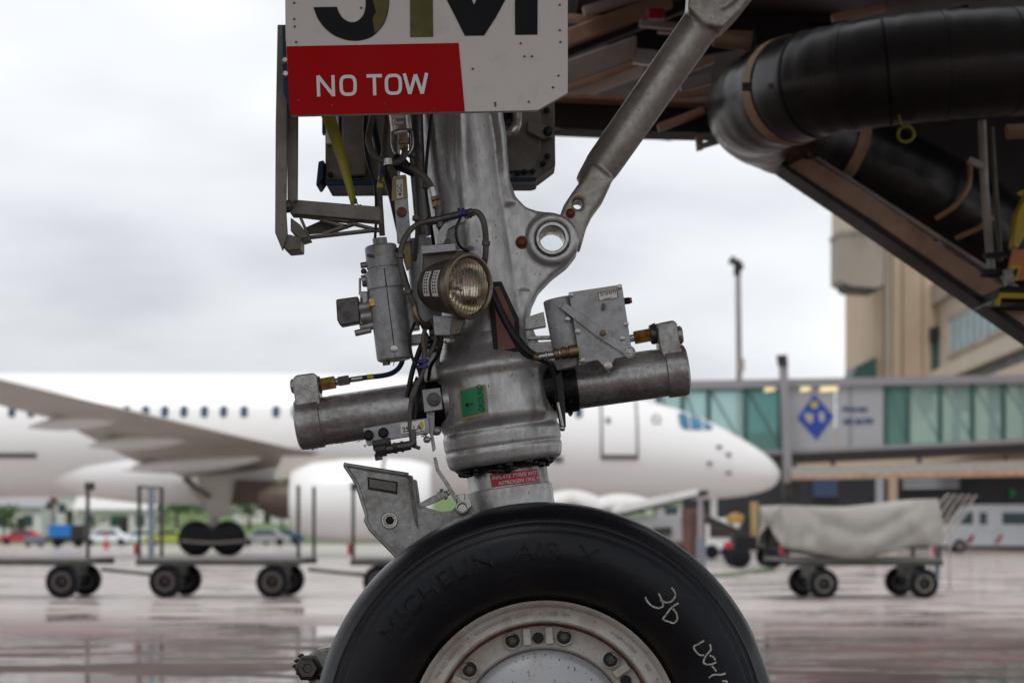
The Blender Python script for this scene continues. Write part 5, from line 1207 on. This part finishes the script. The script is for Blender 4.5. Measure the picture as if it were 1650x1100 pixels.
jq(1040, 1950, lambda x: ry(x) - 4, lambda x: ry(x) + 9, DJ - .3, DJ + 3.4, 'roof', 'framegrey')
jq(1040, 1950, lambda x: fy(x), lambda x: fy(x) + 14, DJ - .3, DJ + 3.4, 'floor', 'bridge_dark')
jq(1040, 1950, lambda x: fy(x) - 7, lambda x: fy(x), DJ - .32, DJ - .1, 'sill', 'framegrey')
posts = [1060, 1100, 1142, 1201, 1258, 1427, 1463, 1515, 1567, 1617, 1670, 1730, 1800]
for x in posts:
    jq(x - 3.5, x + 3.5, lambda q: ry(q) + 9, lambda q: fy(q) - 7, DJ - .16, DJ + .1, 'frame_post', 'framegreen')
    jq(x - 3, x + 3, lambda q: ry(q) + 9, lambda q: fy(q) - 7, DJ + 3.0, DJ + 3.2, 'rear_post', 'framegreen')
for a, c in zip(posts, posts[1:]):
    if a == 1258: continue
    dk = a in (1201, 1427)
    o = jq(a + 3.5, c - 3.5, lambda q: ry(q) + 9, lambda q: fy(q) - 7, DJ - .05, DJ - .01, 'pane', 'pane2' if dk else 'pane')
    jq(a + 3.5, c - 3.5, lambda q: ry(q) + 9, lambda q: fy(q) - 7, DJ + 3.1, DJ + 3.14, 'pane', 'pane2' if dk else 'pane')
    s = 1 if a < 1400 else (1 if int(a) % 2 else -1)
    p, q = (P(a + 4, ry(a) + 14, DJ + .15), P(c - 4, fy(c) - 14, DJ + .15)) if s > 0 else (P(c - 4, ry(c) + 14, DJ + .15), P(a + 4, fy(a) - 14, DJ + .15))
    MB().bar(p, q, .15, .16).build('diagonal_brace', M['framegreen'], jb)
for x in (1540, 1600, 1655): jq(x - 7, x + 7, lambda q: ry(q) + 9, lambda q: fy(q) - 7, DJ + 1.4, DJ + 1.5, 'inner_blind', 'panelgrey')
for x in (1480, 1545, 1590, 1640): jq(x, x + 26, lambda q: ry(q) + 12, lambda q: ry(q) + 55, DJ + 2.6, DJ + 2.7, 'inner_blind', 'cream')
sg = jq(1272, 1345, lambda q: ry(q) + 9, lambda q: fy(q) - 7, DJ - .12, DJ + .05, 'sign_panel', 'panelgrey'); sg2 = jq(1348, 1423, lambda q: ry(q) + 9, lambda q: fy(q) - 7, DJ - .12, DJ + .05, 'sign_panel', 'panelgrey')
jq(1366, 1374, lambda q: ry(q) + 9, lambda q: fy(q) - 7, DJ - .125, DJ, 'panel_joint', 'framegrey')
MB().px([(1312, 634), (1343, 670), (1316, 708), (1285, 673)], DJ - .17, DJ - .1).build('diamond_sign', M['signblue'], sg)
b = MB(); b.px([(1297, 664), (1311, 667), (1309, 682), (1303, 681), (1296, 672)], DJ - .2, DJ - .17); b.px([(1319, 663), (1328, 664), (1329, 677), (1324, 681), (1320, 676)], DJ - .2, DJ - .17); b.build('diamond_mark', M['panelgrey'], sg)
MB().lathe(P(1312, 652, DJ - .17), (0, -1, 0), [(0, .19), (.03, .19)], 16).build('yellow_dot', M['yellow'], sg)
b = MB(); 
for (x0, x1, y) in ((1357, 1369, 658), (1370, 1380, 659), (1382, 1398, 659)): b.px([(x0, y - 3), (x1, y - 3), (x1, y + 4), (x0, y + 4)], DJ - .15, DJ - .12)
b.build('sign_lettering', M['glassdark'], sg2); b = MB()
for (x0, x1, y) in ((1359, 1375, 678), (1378, 1390, 678), (1392, 1407, 677)): b.px([(x0, y - 3.5), (x1, y - 3.5), (x1, y + 5), (x0, y + 5)], DJ - .15, DJ - .12)
b.build('sign_lettering', M['glassdark'], sg2)
for (x0, x1) in ((1232, 1250), (1290, 1306), (1322, 1350)): MB().px([(x0, 621), (x1, 620), (x1, 629), (x0, 631)], DJ - .22, DJ - .1).build('warm_lamp', M['warm'], jb)
col_ = MB(); col_.px([(1256, 578), (1269, 577), (1277, 778), (1264, 780)], DJ - 1.3, DJ - .9); cp_ = col_.build('mast', M['framegrey'], jb); MB().px([(1253, 572), (1268, 571), (1270, 588), (1256, 589)], DJ - 1.4, DJ - .8).build('mast_head', M['bridge_dark'], cp_)
MB().px([(1262, 778), (1280, 776), (1281, 800), (1264, 802)], DJ - 1.4, DJ - .8).build('mast_shoe', M['bridge_dark'], cp_)
c = P(1271, 802, DJ - 1.1); MB().box((c.x, c.y, (c.z + gz(DJ)) / 2), (.42, .42, c.z - gz(DJ) + .1)).build('mast_base', M['bridge_dark'], cp_)
jq(1275, 1950, lambda x: 752 - (x - 1275) * .030, lambda x: 766 - (x - 1275) * .024, DJ - 1.8, DJ - 1.3, 'lower_beam', 'whitepipe')
jq(1275, 1950, lambda x: 766 - (x - 1275) * .024, lambda x: 772 - (x - 1275) * .014, DJ - 1.8, DJ - 1.2, 'beam_flange', 'bridge_brown')
for (x, w_) in ((1340, .1), (1480, .1), (1620, .1)):
    MB().bar(P(x, 735, DJ - 1.5), P(x + 4, 760, DJ - 1.5), .2, .2).build('hanger', M['bridge_dark'], jb)
c = P(1800, 0, DJ + 1.5); MB().box((c.x, c.y, 2.0), (1.0, 1.0, 6.4)).build('support_pier', M['framegrey'], jb)

# ------------------------------------------------------------------ terminal
M['tan'] = mat('tan_cladding', (.45, .35, .25), .7, 0, .06, .3, (.36, .27, .19), .36, .25)
M['tan2'] = mat('tan_cladding_pale', (.50, .40, .29), .7, 0, .06, .3)
M['conc'] = mat('weathered_concrete', (.30, .265, .22), .8, 0, .1, .4, (.15, .135, .115), .40, .5, stretch=(1, 1, .3))
M['concp'] = mat('pale_concrete', (.43, .375, .30), .8, 0, .08, .4)
M['winblue'] = mat('teal_window_glass', (.32, .52, .58), .12, .0, .12, .5)  # teal base colour with slight random variation
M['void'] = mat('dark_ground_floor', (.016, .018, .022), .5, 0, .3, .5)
DT = 140.0
tb = thing('terminal_building', (P(1500, 0, DT).x, DT, gz(DT)), 'tan and concrete terminal building with projecting balcony behind boarding bridge', 'building')
z0 = gz(DT)
def tq(pts, D0, D1, name, m, par=tb): return MB().px(pts, D0, D1).build(name, M[m], par)
tq([(1180, 700), (1900, 650), (1900, 775), (1180, 800)], DT - 5.5, DT - 1, 'podium_wall', 'tan2')
tower = tq([(1408, 160), (1620, 160), (1620, 890), (1408, 890)], DT, DT + 12, 'tower', 'tan')
for (x0, x1, m) in ((1408, 1422, 'tan2'), (1425, 1436, 'concp'), (1438, 1452, 'tan2'), (1455, 1485, 'tan'), (1487, 1512, 'tan')):
    tq([(x0, 160), (x1, 160), (x1, 640), (x0, 640)], DT - .35, DT - .02, 'cladding_panel', m, tower)
bal = tq([(1352, 372), (1424, 370), (1424, 458), (1414, 464), (1372, 461), (1352, 452)], DT - 4, DT - .4, 'balcony', 'conc')
tq([(1352, 240), (1424, 240), (1424, 368), (1352, 371)], DT - 3.6, DT - .4, 'balcony_wall', 'concp')
tq([(1350, 371), (1426, 367), (1426, 374), (1350, 378)], DT - 4.1, DT - .4, 'balcony_ledge', 'conc', bal)
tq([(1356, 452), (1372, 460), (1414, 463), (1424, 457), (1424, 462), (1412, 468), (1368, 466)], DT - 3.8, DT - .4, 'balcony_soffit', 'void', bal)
# side wing, its front runs towards the camera on the right
W0, W1 = P(1514, 0, 139), P(1700, 0, 104); wd = (W1 - W0); wd.z = 0; wn_ = Vector((-wd.y, wd.x, 0)).normalized(); wn_ = -wn_ if wn_.x > 0 else wn_
def wq(t0, t1, za, zb, off, th, name, m, par=tb, za2=None, zb2=None):
    a = Vector((W0.x, W0.y, 0)) + wd * t0 + wn_ * off; c = Vector((W0.x, W0.y, 0)) + wd * t1 + wn_ * off
    return MB().poly([(a.x, a.y, za), (c.x, c.y, za), (c.x, c.y, zb), (a.x, a.y, zb)], -wn_ * th).build(name, M[m], par)
side = wq(-.02, 1.6, 6.0, 16.6, 0, 8, 'side_wing', 'concp')
wq(-.03, 1.6, 16.2, 17.6, .5, 1.2, 'parapet', 'conc', side)
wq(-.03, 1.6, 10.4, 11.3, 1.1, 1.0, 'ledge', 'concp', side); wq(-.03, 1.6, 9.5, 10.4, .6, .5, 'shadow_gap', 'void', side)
wq(-.05, 1.6, 5.0, 9.5, 1.3, 1.2, 'lower_wall', 'tan2', side)
wq(.10, 1.55, 12.1, 12.4, .12, .1, 'window_sill', 'conc', side); wq(.10, 1.55, 14.6, 14.9, .12, .1, 'window_head', 'conc', side)
for k in range(22):
    t = .12 + k * .065
    wq(t, t + .05, 12.4, 14.6, .06, .05, 'window_pane', 'winblue', side)
    wq(t + .052, t + .063, 12.4, 14.6, .14, .12, 'mullion', 'framegrey', side)
tq([(1500, 528), (1512, 524), (1514, 545), (1500, 548)], DT - 1.2, DT - .4, 'lamp_box', 'void', tower); tq([(1502, 545), (1512, 545), (1512, 605), (1502, 605)], DT - .8, DT - .4, 'dark_slot', 'framegreen', tower)
# ground floor
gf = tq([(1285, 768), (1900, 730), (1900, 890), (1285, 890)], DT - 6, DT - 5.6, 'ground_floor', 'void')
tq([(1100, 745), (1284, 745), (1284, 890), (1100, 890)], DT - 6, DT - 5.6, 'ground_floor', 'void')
tq([(1432, 760), (1446, 760), (1446, 889), (1432, 889)], DT - 6.6, DT - 6.1, 'column', 'tan', gf); tq([(1412, 765), (1424, 765), (1424, 889), (1412, 889)], DT - 6.5, DT - 6.1, 'column', 'signblue' if 0 else 'panelgrey', gf)
for k in range(3): tq([(1455, 766 + k * 8), (1546, 764 + k * 8), (1546, 770 + k * 8), (1455, 771 + k * 8)], DT - 6.4, DT - 6.1, 'louvre', 'panelgrey', gf)
tq([(1310, 770), (1350, 770), (1350, 800), (1310, 800)], DT - 6.3, DT - 6.05, 'blue_door', 'glassdark', gf)
tq([(1626, 788), (1636, 788), (1636, 800), (1626, 800)], DT - 6.3, DT - 6.05, 'green_sign', 'greenlabel', gf)
tq([(1380, 590), (1412, 575), (1412, 640), (1360, 640)], DT - 1, DT + 3, 'link_roof', 'framegreen')

# ------------------------------------------------------------------ flood-light mast
DM = 150.0
ms = thing('floodlight_mast', (P(1192, 0, DM).x, DM, gz(DM)), 'tall thin grey floodlight mast standing behind the boarding bridge', 'light mast')
MB().cyl((P(1194, 0, DM).x, DM, gz(DM)), P(1189, 440, DM), .28, 16, .2).build('pole', M['framegrey'], ms)
h = MB().box(P(1188, 432, DM), (.5, .5, 1.1)).box(P(1184, 422, DM), (.9, .3, .35)).build('lamp_head', M['glassdark'] if 0 else M['bridge_dark'], ms)
for x in (1181, 1194): MB().box(P(x, 419 + (x - 1181) * .8, DM - .3), (.35, .3, .5)).build('floodlight', M['bridge_dark'], ms)
MB().box(P(1193, 588, DM), (.55, .5, .9)).build('junction_box', M['bridge_grey'], ms)

# ------------------------------------------------------------------ minibus
M['vanwhite'] = mat('white_van_paint', (.78, .82, .86), .3, 0, .03, 1, coat=.3)
M['vanglass'] = mat('van_glass', (.02, .06, .07), .1, 0, .3, 1)
DV = 106.0
def vq(t, pts, y0, y1, name, m, par=None, bev=0): return MB().poly([(x, y0, z) for x, z in pts], (0, y1 - y0, 0)).build(name, M[m], par or t, bevel=bev)
def minibus(label):
    t = local('minibus', label, 'van', 'white minibuses')
    body = vq(t, [(-3.3, .35), (-3.35, .9), (-3.05, 1.25), (-2.55, 1.45), (-1.75, 2.35), (-1.3, 2.55), (3.2, 2.55), (3.3, 2.4), (3.3, .35)], -1.0, 1.0, 'body', 'vanwhite', None, .06)
    for (a, c) in ((-1.15, -.75), (.05, 1.35), (1.45, 2.6)): vq(t, [(a, 1.5), (c, 1.5), (c, 2.12), (a, 2.12)], -1.012, -.99, 'side_window', 'vanglass')
    vq(t, [(-2.25, 1.5), (-1.5, 1.5), (-1.5, 2.15), (-1.75, 2.15)], -1.012, -.99, 'front_window', 'vanglass')
    MB().poly([(-2.5, -.85, 1.52), (-2.5, .85, 1.52), (-1.8, .8, 2.32), (-1.8, -.8, 2.32)], (-.03, 0, .03)).build('windscreen', M['vanglass'], t)
    for x in (-2.2, 2.1):
        for y in (-.95, .95):
            w = MB().lathe((x, y - .12, .36), (0, 1, 0), [(0, .2), (.02, .32), (.06, .36), (.18, .36), (.22, .32), (.24, .2)], 24).build('wheel', M['rubber'], t)
            MB().lathe((x, y - .13, .36), (0, 1, 0), [(0, .05), (.0, .2), (.03, .22)], 18).build('rim', M['framegrey'], w)
    MB().box((-3.28, -.7, .8), (.12, .3, .18)).build('headlight', M['steel'], t); MB().box((-3.28, .7, .8), (.12, .3, .18)).build('headlight', M['steel'], t)
    vq(t, [(-1.9, .5), (-1.6, .5), (-1.4, .95), (-1.6, .95)], -1.015, -.99, 'red_stripe', 'redlabel'); vq(t, [(-.4, .5), (-.15, .5), (.1, .95), (-.1, .95)], -1.015, -.99, 'red_stripe', 'redlabel')
    return t
v1 = minibus('white minibus parked below the terminal at the right picture edge'); put(v1, 1606, DV)
v1.location.z = gz(DV)
# red cone by the bus
def cone(label, x, D, h=.75):
    t = thing('traffic_cone', (P(x, 0, D).x, D, gz(D)), label, 'traffic cone')
    o = Vector(ORG[t]); MB().box(o + Vector((0, 0, .025)), (.5, .5, .05)).build('base', M['redlabel'], t); MB().lathe(o + Vector((0, 0, .05)), (0, 0, 1), [(0, .2), (h * .9, .05), (h, .04)], 16).build('cone', M['redlabel'], t)
    MB().lathe(o + Vector((0, 0, .05 + h * .45)), (0, 0, 1), [(0, .132), (h * .18, .105)], 16).build('band', M['white_ink'], t)
cone('red traffic cone in front of the white minibus', 1508, 98)
cone('red traffic cone under the tail of the airliner, far left', 171, 140, 1.2)

# ------------------------------------------------------------------ ground equipment below the airliner's nose
M['white'] = mat('white_paint', (.66, .655, .64), .5, 0, .05, 1, (.40, .37, .33), .36, 1)
M['offgrey'] = mat('grey_equipment', (.30, .30, .31), .5, 0, .1, 1)
M['redbrown'] = mat('red_brown_paint', (.11, .05, .042), .6, 0, .2, 1)
M['hivis'] = mat('orange_yellow_paint', (.36, .20, .04), .5, 0, .3, 3)
def wheels(t, pts, r, D):
    for x, dy in pts:
        q = P(x, 0, D); c = Vector((q.x, D + dy, gz(D) + r))
        MB().lathe(c - Vector((0, .1, 0)), (0, 1, 0), [(0, r * .6), (.03, r * .95), (.08, r), (.16, r * .95), (.2, r * .6)], 20).build('wheel', M['rubber'], t)
DQ = 62.0
bl_ = thing('belt_loader', (P(1050, 0, DQ).x, DQ, gz(DQ)), 'white belt loader with raised boom under the white airliner', 'belt loader')
MB().px([(985, 824), (1000, 812), (1122, 788), (1132, 790), (1132, 796), (1010, 826)], DQ, DQ + 1.0).build('boom', M['white'], bl_, bevel=.03)
MB().px([(1000, 826), (1125, 797), (1126, 800), (1004, 832)], DQ - .05, DQ + 1.05).build('boom_rail', M['bridge_dark'], bl_)
MB().px([(1010, 838), (1098, 832), (1100, 872), (1012, 874)], DQ + .1, DQ + 1.2).build('body', M['offgrey'], bl_, bevel=.05)
MB().px([(1058, 815), (1098, 813), (1098, 838), (1056, 838)], DQ + .2, DQ + 1.0).build('cab', M['white'], bl_, bevel=.05)
MB().px([(1072, 817), (1092, 816), (1092, 828), (1072, 829)], DQ + .15, DQ + .2).build('cab_window', M['vanglass'], bl_)
MB().px([(1052, 850), (1082, 848), (1082, 862), (1054, 864)], DQ + .02, DQ + .1).build('engine_cover', M['bridge_dark'], bl_)
wheels(bl_, ((1025, .1), (1088, .1), (1025, 1.1), (1088, 1.1)), .34, DQ)
cv = thing('covered_dolly', (P(950, 0, 66).x, 66, gz(66)), 'dolly under white sheeting just above the tyre shoulder', 'dolly')
b = MB(); vs = []
for i in range(25):
    u = i / 24; x = 885 + 165 * u; y = 797 - 12 * abs(math.sin(u * 6.2)) ** .7 * (1 - .4 * u) + 8 * u
    for j, (dy, dz) in enumerate(((0, 26 + 4 * math.sin(u * 20)), (.05, 12), (.3, 2), (1.0, 0), (1.7, 2), (2.0, 26))): q = P(x, y + dz, 66); vs.append(q + Vector((0, dy, 0)))
b.add(vs, [(i * 6 + j, (i + 1) * 6 + j, (i + 1) * 6 + j + 1, i * 6 + j + 1) for i in range(24) for j in range(5)]); o = b.build('sheet', M['white'], cv, 60); o.modifiers.new('s', 'SOLIDIFY').thickness = .03
MB().px([(885, 830), (1050, 834), (1050, 862), (885, 862)], 66.2, 67.8).build('dolly_frame', M['offgrey'], cv)
wheels(cv, ((905, .2), (1030, .2), (905, 1.8), (1030, 1.8)), .3, 66)
stn = thing('stand_post', (P(1130, 0, 45).x, 45, gz(45)), 'slim grey post with dark foot below the airliner nose', 'post')
q = P(1130, 0, 45); MB().cyl((q.x, 45, gz(45)), P(1128, 790, 45), .07, 12, .055).build('pole', M['framegrey'], stn); MB().box((q.x + .0, 45, gz(45) + .45), (.2, .2, .9)).build('foot', M['bluepaint'], stn, bevel=.02); MB().box(P(1133, 794, 45), (.22, .15, .12)).build('cap', M['bridge_dark'], stn)
DK = 56.0
tr = thing('tow_tractor', (P(1195, 0, DK).x, DK, gz(DK)), 'dark tow tractor with sloping conveyor beneath the airliner nose', 'tractor')
MB().px([(1184, 862), (1255, 866), (1256, 886), (1202, 886), (1200, 902), (1184, 902)], DK, DK + 1.4).build('body', M['black'], tr, bevel=.04)
MB().px([(1130, 838), (1140, 829), (1205, 858), (1205, 872)], DK + .1, DK + .7).build('conveyor', M['bridge_dark'], tr, bevel=.02)
MB().box(P(1173, 878, DK), (.22, .2, .18)).build('tail_lamp', M['redlabel'], tr, bevel=.02)
MB().bar(P(1215, 808, DK + .4), P(1215, 866, DK + .4), .25, .2).build('yellow_post', M['tanlabel'], tr)
MB().px([(1172, 833), (1186, 825), (1200, 830), (1197, 842), (1176, 843)], DK + .3, DK + .8).build('orange_case', M['hivis'], tr, bevel=.04)
MB().px([(1180, 843), (1196, 843), (1190, 850), (1182, 850)], DK + .3, DK + .7).build('white_bag', M['white'], tr, bevel=.03)
wheels(tr, ((1192, 0), (1245, 0), (1192, 1.3), (1245, 1.3)), .32, DK)
bx = thing('container_stack', (P(1117, 0, 74).x, 74, gz(74)), 'red-brown container beside the belt loader', 'container')
c = P(1117, 0, 74); MB().box((c.x, 74.7, gz(74) + .95), (.95, 1.4, 1.9)).build('box', M['redbrown'], bx, bevel=.03); MB().box((c.x, 74.0, gz(74) + 1.0), (.06, .05, 1.6)).build('door_bar', M['bridge_dark'], bx)
c = P(1160, 0, 78); gp = thing('ground_power_unit', (c.x, 78, gz(78)), 'pale ground power unit behind the orange case', 'generator'); MB().box((c.x, 78.6, gz(78) + .95), (1.5, 1.2, 1.3)).build('case', M['white'], gp, bevel=.05); MB().box((c.x, 77.98, gz(78) + 1.1), (.8, .05, .5)).build('grille', M['bridge_dark'], gp)
wheels(gp, ((1147, 0), (1173, 0)), .28, 78)

# ------------------------------------------------------------------ far side, left: grass, hedges, houses, vehicles
M['grass'] = mat('grass', (.10, .16, .035), .9, 0, .25, .05, (.06, .12, .03), .45, .08)
M['leaf'] = mat('leaf', (.075, .14, .03), .7, 0, .35, 1.2); M['leafd'] = mat('leaf_dark', (.035, .075, .03), .7, 0, .3, 1.2)
M['bark'] = mat('bark', (.08, .06, .045), .9)
hs = MB(); DH = 250
vs = []; xs_ = [-400 + 20 * k for k in range(41)]; ds_ = [190, 250, 330, 450, 620, 900]
for D in ds_:
    for x in xs_: vs.append((x, D, gz(D) + (D - 190) * .022 * (1 + .25 * math.sin(x * .03 + D * .01)) + (0 if D > 190 else -.3)))
n = len(xs_); hs.add(vs, [(i * n + k, i * n + k + 1, (i + 1) * n + k + 1, (i + 1) * n + k) for i in range(len(ds_) - 1) for k in range(n - 1)])
tag(hs.build('hillside', M['grass'], smooth=60), kind='structure')
def hz_(x, D): return gz(D) + max(0, (D - 190)) * .022 * (1 + .25 * math.sin(x * .03 + D * .01))
def tree(px_, D, h, w, label, m='leaf'):
    x = P(px_, 0, D).x; z = hz_(x, D); t = thing('tree', (x, D, z), label, 'tree', 'trees beyond the apron')
    o = Vector((x, D, z)); rr = random.Random(int(px_ * 7 + D))
    b = MB(); b.cyl(o - Vector((0, 0, .3)), o + Vector((0, 0, h * .6)), .05 * h, 8, .02 * h)
    for k in range(4): a = rr.uniform(0, 6.28); b.cyl(o + Vector((0, 0, h * .35)), o + Vector((math.cos(a) * w * .35, math.sin(a) * w * .35, h * .72)), .02 * h, 6, .008 * h)
    b.build('trunk', M['bark'], t)
    b = MB(); cl_ = [Vector((rr.gauss(0, .26) * w, rr.gauss(0, .26) * w, h * rr.uniform(.38, .92))) for _ in range(11)]
    for k in range(620):
        c = rr.choice(cl_); q = o + c + Vector((rr.gauss(0, .13) * w, rr.gauss(0, .13) * w, rr.gauss(0, .08) * h)); s = rr.uniform(.03, .06) * h
        d = Vector((rr.gauss(0, 1), rr.gauss(0, 1), rr.gauss(0, 1))).normalized(); a, c2 = frame_of(d); b.add([q + a * s, q + c2 * s * .6, q - a * s, q - c2 * s * .6], [(0, 1, 2, 3)])
    b.build('crown', M[m], t, 0, fix=False)
def house(px_, D, w, h, d, wall, roof, label):
    x = P(px_, 0, D).x; z = hz_(x, D); t = thing('house', (x, D, z), label, 'house', None); o = Vector((x, D, z))
    wl = MB().box(o + Vector((0, d / 2, h / 2 - .4)), (w, d, h + .8)).build('wall', M[wall], t)
    MB().poly([o + Vector((-w / 2 - .4, -.4, h)), o + Vector((w / 2 + .4, -.4, h)), o + Vector((w / 2 + .4, d / 2, h + w * .18)), o + Vector((-w / 2 - .4, d / 2, h + w * .18))], (0, 0, .25)).build('roof', M[roof], t)
    MB().poly([o + Vector((-w / 2 - .4, d + .4, h)), o + Vector((w / 2 + .4, d + .4, h)), o + Vector((w / 2 + .4, d / 2, h + w * .18)), o + Vector((-w / 2 - .4, d / 2, h + w * .18))], (0, 0, .25)).build('roof', M[roof], t)
    k = max(2, int(w / 3))
    for i in range(k): MB().box(o + Vector((-w / 2 + (i + .5) * w / k, -.02, h * .55)), (1.1, .1, 1.3)).build('window', M['vanglass'], t)
    MB().box(o + Vector((w * .12, -.03, 1.0)), (1.0, .1, 2.1)).build('door', M['bridge_dark'], t)
M['pinkroof'] = mat('pink_red_roof', (.42, .09, .10), .7); M['sheds'] = mat('lilac_wall', (.42, .38, .44), .7); M['navyroof'] = mat('navy_roof', (.05, .045, .12), .7)
house(42, 260, 5.0, 3.2, 6, 'sheds', 'pinkroof', 'small house with pink-red roof under the airliner tail side')
house(24, 225, 6.0, 3.0, 5, 'white', 'offgrey', 'low white shed on the grass at far left')
house(100, 280, 9, 4.2, 7, 'white', 'framegrey', 'wide white house behind the blue truck')
house(168, 300, 7, 4.6, 7, 'sheds', 'navyroof', 'lilac house with dark navy roof left of the main wheels')
house(214, 310, 6, 4.3, 6, 'white', 'navyroof', 'white house with dark roof nearest the middle cart post')
house(185, 235, 9, 2.6, 5, 'white', 'white', 'long low white shed left of the main wheels')
house(420, 290, 8, 4.2, 7, 'white', 'offgrey', 'white house seen between main wheels and engine')
for i, (x, D, h, w, lb, m) in enumerate(((6, 205, 3.6, 2.6, 'small green tree at the far left picture edge', 'leaf'), (2, 300, 7, 6, 'broad green tree on the hill at far left', 'leaf'), (130, 320, 6, 6, 'green tree between white house and lilac house', 'leaf'), (192, 330, 6, 5, 'green tree on the hill above the dark roofs', 'leaf'),
    (250, 240, 3.4, 5, 'dark green bush left of the main wheels', 'leafd'), (285, 250, 5.2, 5, 'yellow-green tree just left of the main wheels', 'leaf'), (345, 255, 5.5, 5, 'yellow-green tree seen above the main wheels', 'leaf'), (402, 250, 5.2, 6, 'yellow-green tree just right of the main wheels', 'leaf'), (228, 300, 6, 5, 'green tree behind the middle cart post', 'leafd'), (455, 250, 4.0, 6, 'green bush behind the engine', 'leaf'), (62, 240, 2.4, 4, 'low dark bush beside the white shed', 'leafd'), (148, 230, 2.2, 4, 'low green bush right of the blue truck', 'leaf'))):
    tree(x, D, h, w, lb, m)
M['trblue'] = mat('bright_blue', (.01, .16, .48), .45)
tk = thing('truck', (P(100, 0, 150).x, 150, gz(150)), 'small truck with bright blue box under the airliner', 'truck')
o = Vector(ORG[tk]); MB().box(o + Vector((-.2, .9, 1.25)), (1.7, 1.7, .95)).build('box', M['trblue'], tk, bevel=.04); MB().box(o + Vector((1.1, .9, 1.05)), (.9, 1.6, 1.3)).build('cab', M['bridge_dark'], tk, bevel=.08); MB().box(o + Vector((.1, .9, .6)), (2.9, 1.4, .2)).build('chassis', M['black'], tk)
for dx in (-.4, 1.2): MB().lathe(o + Vector((dx, 0, .38)), (0, 1, 0), [(0, .2), (.03, .36), (.2, .38), (.24, .2)], 18).build('wheel', M['rubber'], tk)
tl = thing('trailer', (P(55, 0, 152).x, 152, gz(152)), 'low navy trailer left of the blue truck', 'trailer'); o = Vector(ORG[tl]); MB().box(o + Vector((0, .7, .55)), (1.5, 1.4, .55)).build('bed', M['bluepaint'], tl, bevel=.04)
for dx in (-.5, .5): MB().lathe(o + Vector((dx, 0, .22)), (0, 1, 0), [(0, .12), (.03, .2), (.15, .22), (.18, .12)], 14).build('wheel', M['rubber'], tl)
def car(label, x, D, m):
    t = thing('parked_car', (P(x, 0, D).x, D, gz(D)), label, 'car', 'cars on the far apron'); o = Vector(ORG[t])
    prof = [(-2.1, .35), (-2.15, .75), (-1.3, .9), (-.7, 1.4), (.8, 1.42), (1.5, .95), (2.1, .85), (2.15, .35)]
    MB().poly([o + Vector((a, 0, c)) for a, c in prof], (0, 1.7, 0)).build('body', M[m], t, bevel=.06)
    MB().poly([o + Vector((a, -.02, c)) for a, c in ((-1.1, .95), (-.62, 1.32), (.72, 1.34), (1.2, .97))], (0, .03, 0)).build('side_window', M['vanglass'], t)
    for dx in (-1.35, 1.35): MB().lathe(o + Vector((dx, -.03, .33)), (0, 1, 0), [(0, .2), (.02, .31), (.18, .33), (.2, .2)], 18).build('wheel', M['rubber'], t)
M['carred'] = mat('red_car_paint', (.42, .03, .05), .4); M['carnavy'] = mat('navy_car_paint', (.03, .04, .14), .4); M['caryel'] = mat('lime_van_paint', (.38, .42, .05), .4)
for lb, x, D, m in (('red car at the far left picture edge behind the carts', 34, 184, 'carred'), ('navy car left of the white car beyond the carts', 122, 186, 'carnavy'), ('white car behind the middle cart post', 226, 184, 'vanwhite'), ('lime car just left of the main wheels', 268, 180, 'caryel'), ('navy car between engine and main wheels', 452, 186, 'carnavy'), ('lime car behind the main gear leg', 350, 186, 'caryel')):
    car(lb, x, D, m)
car('white car beyond the left baggage carts', 170, 176, 'vanwhite'); car('silver car right of the main wheels', 425, 170, 'offgrey')
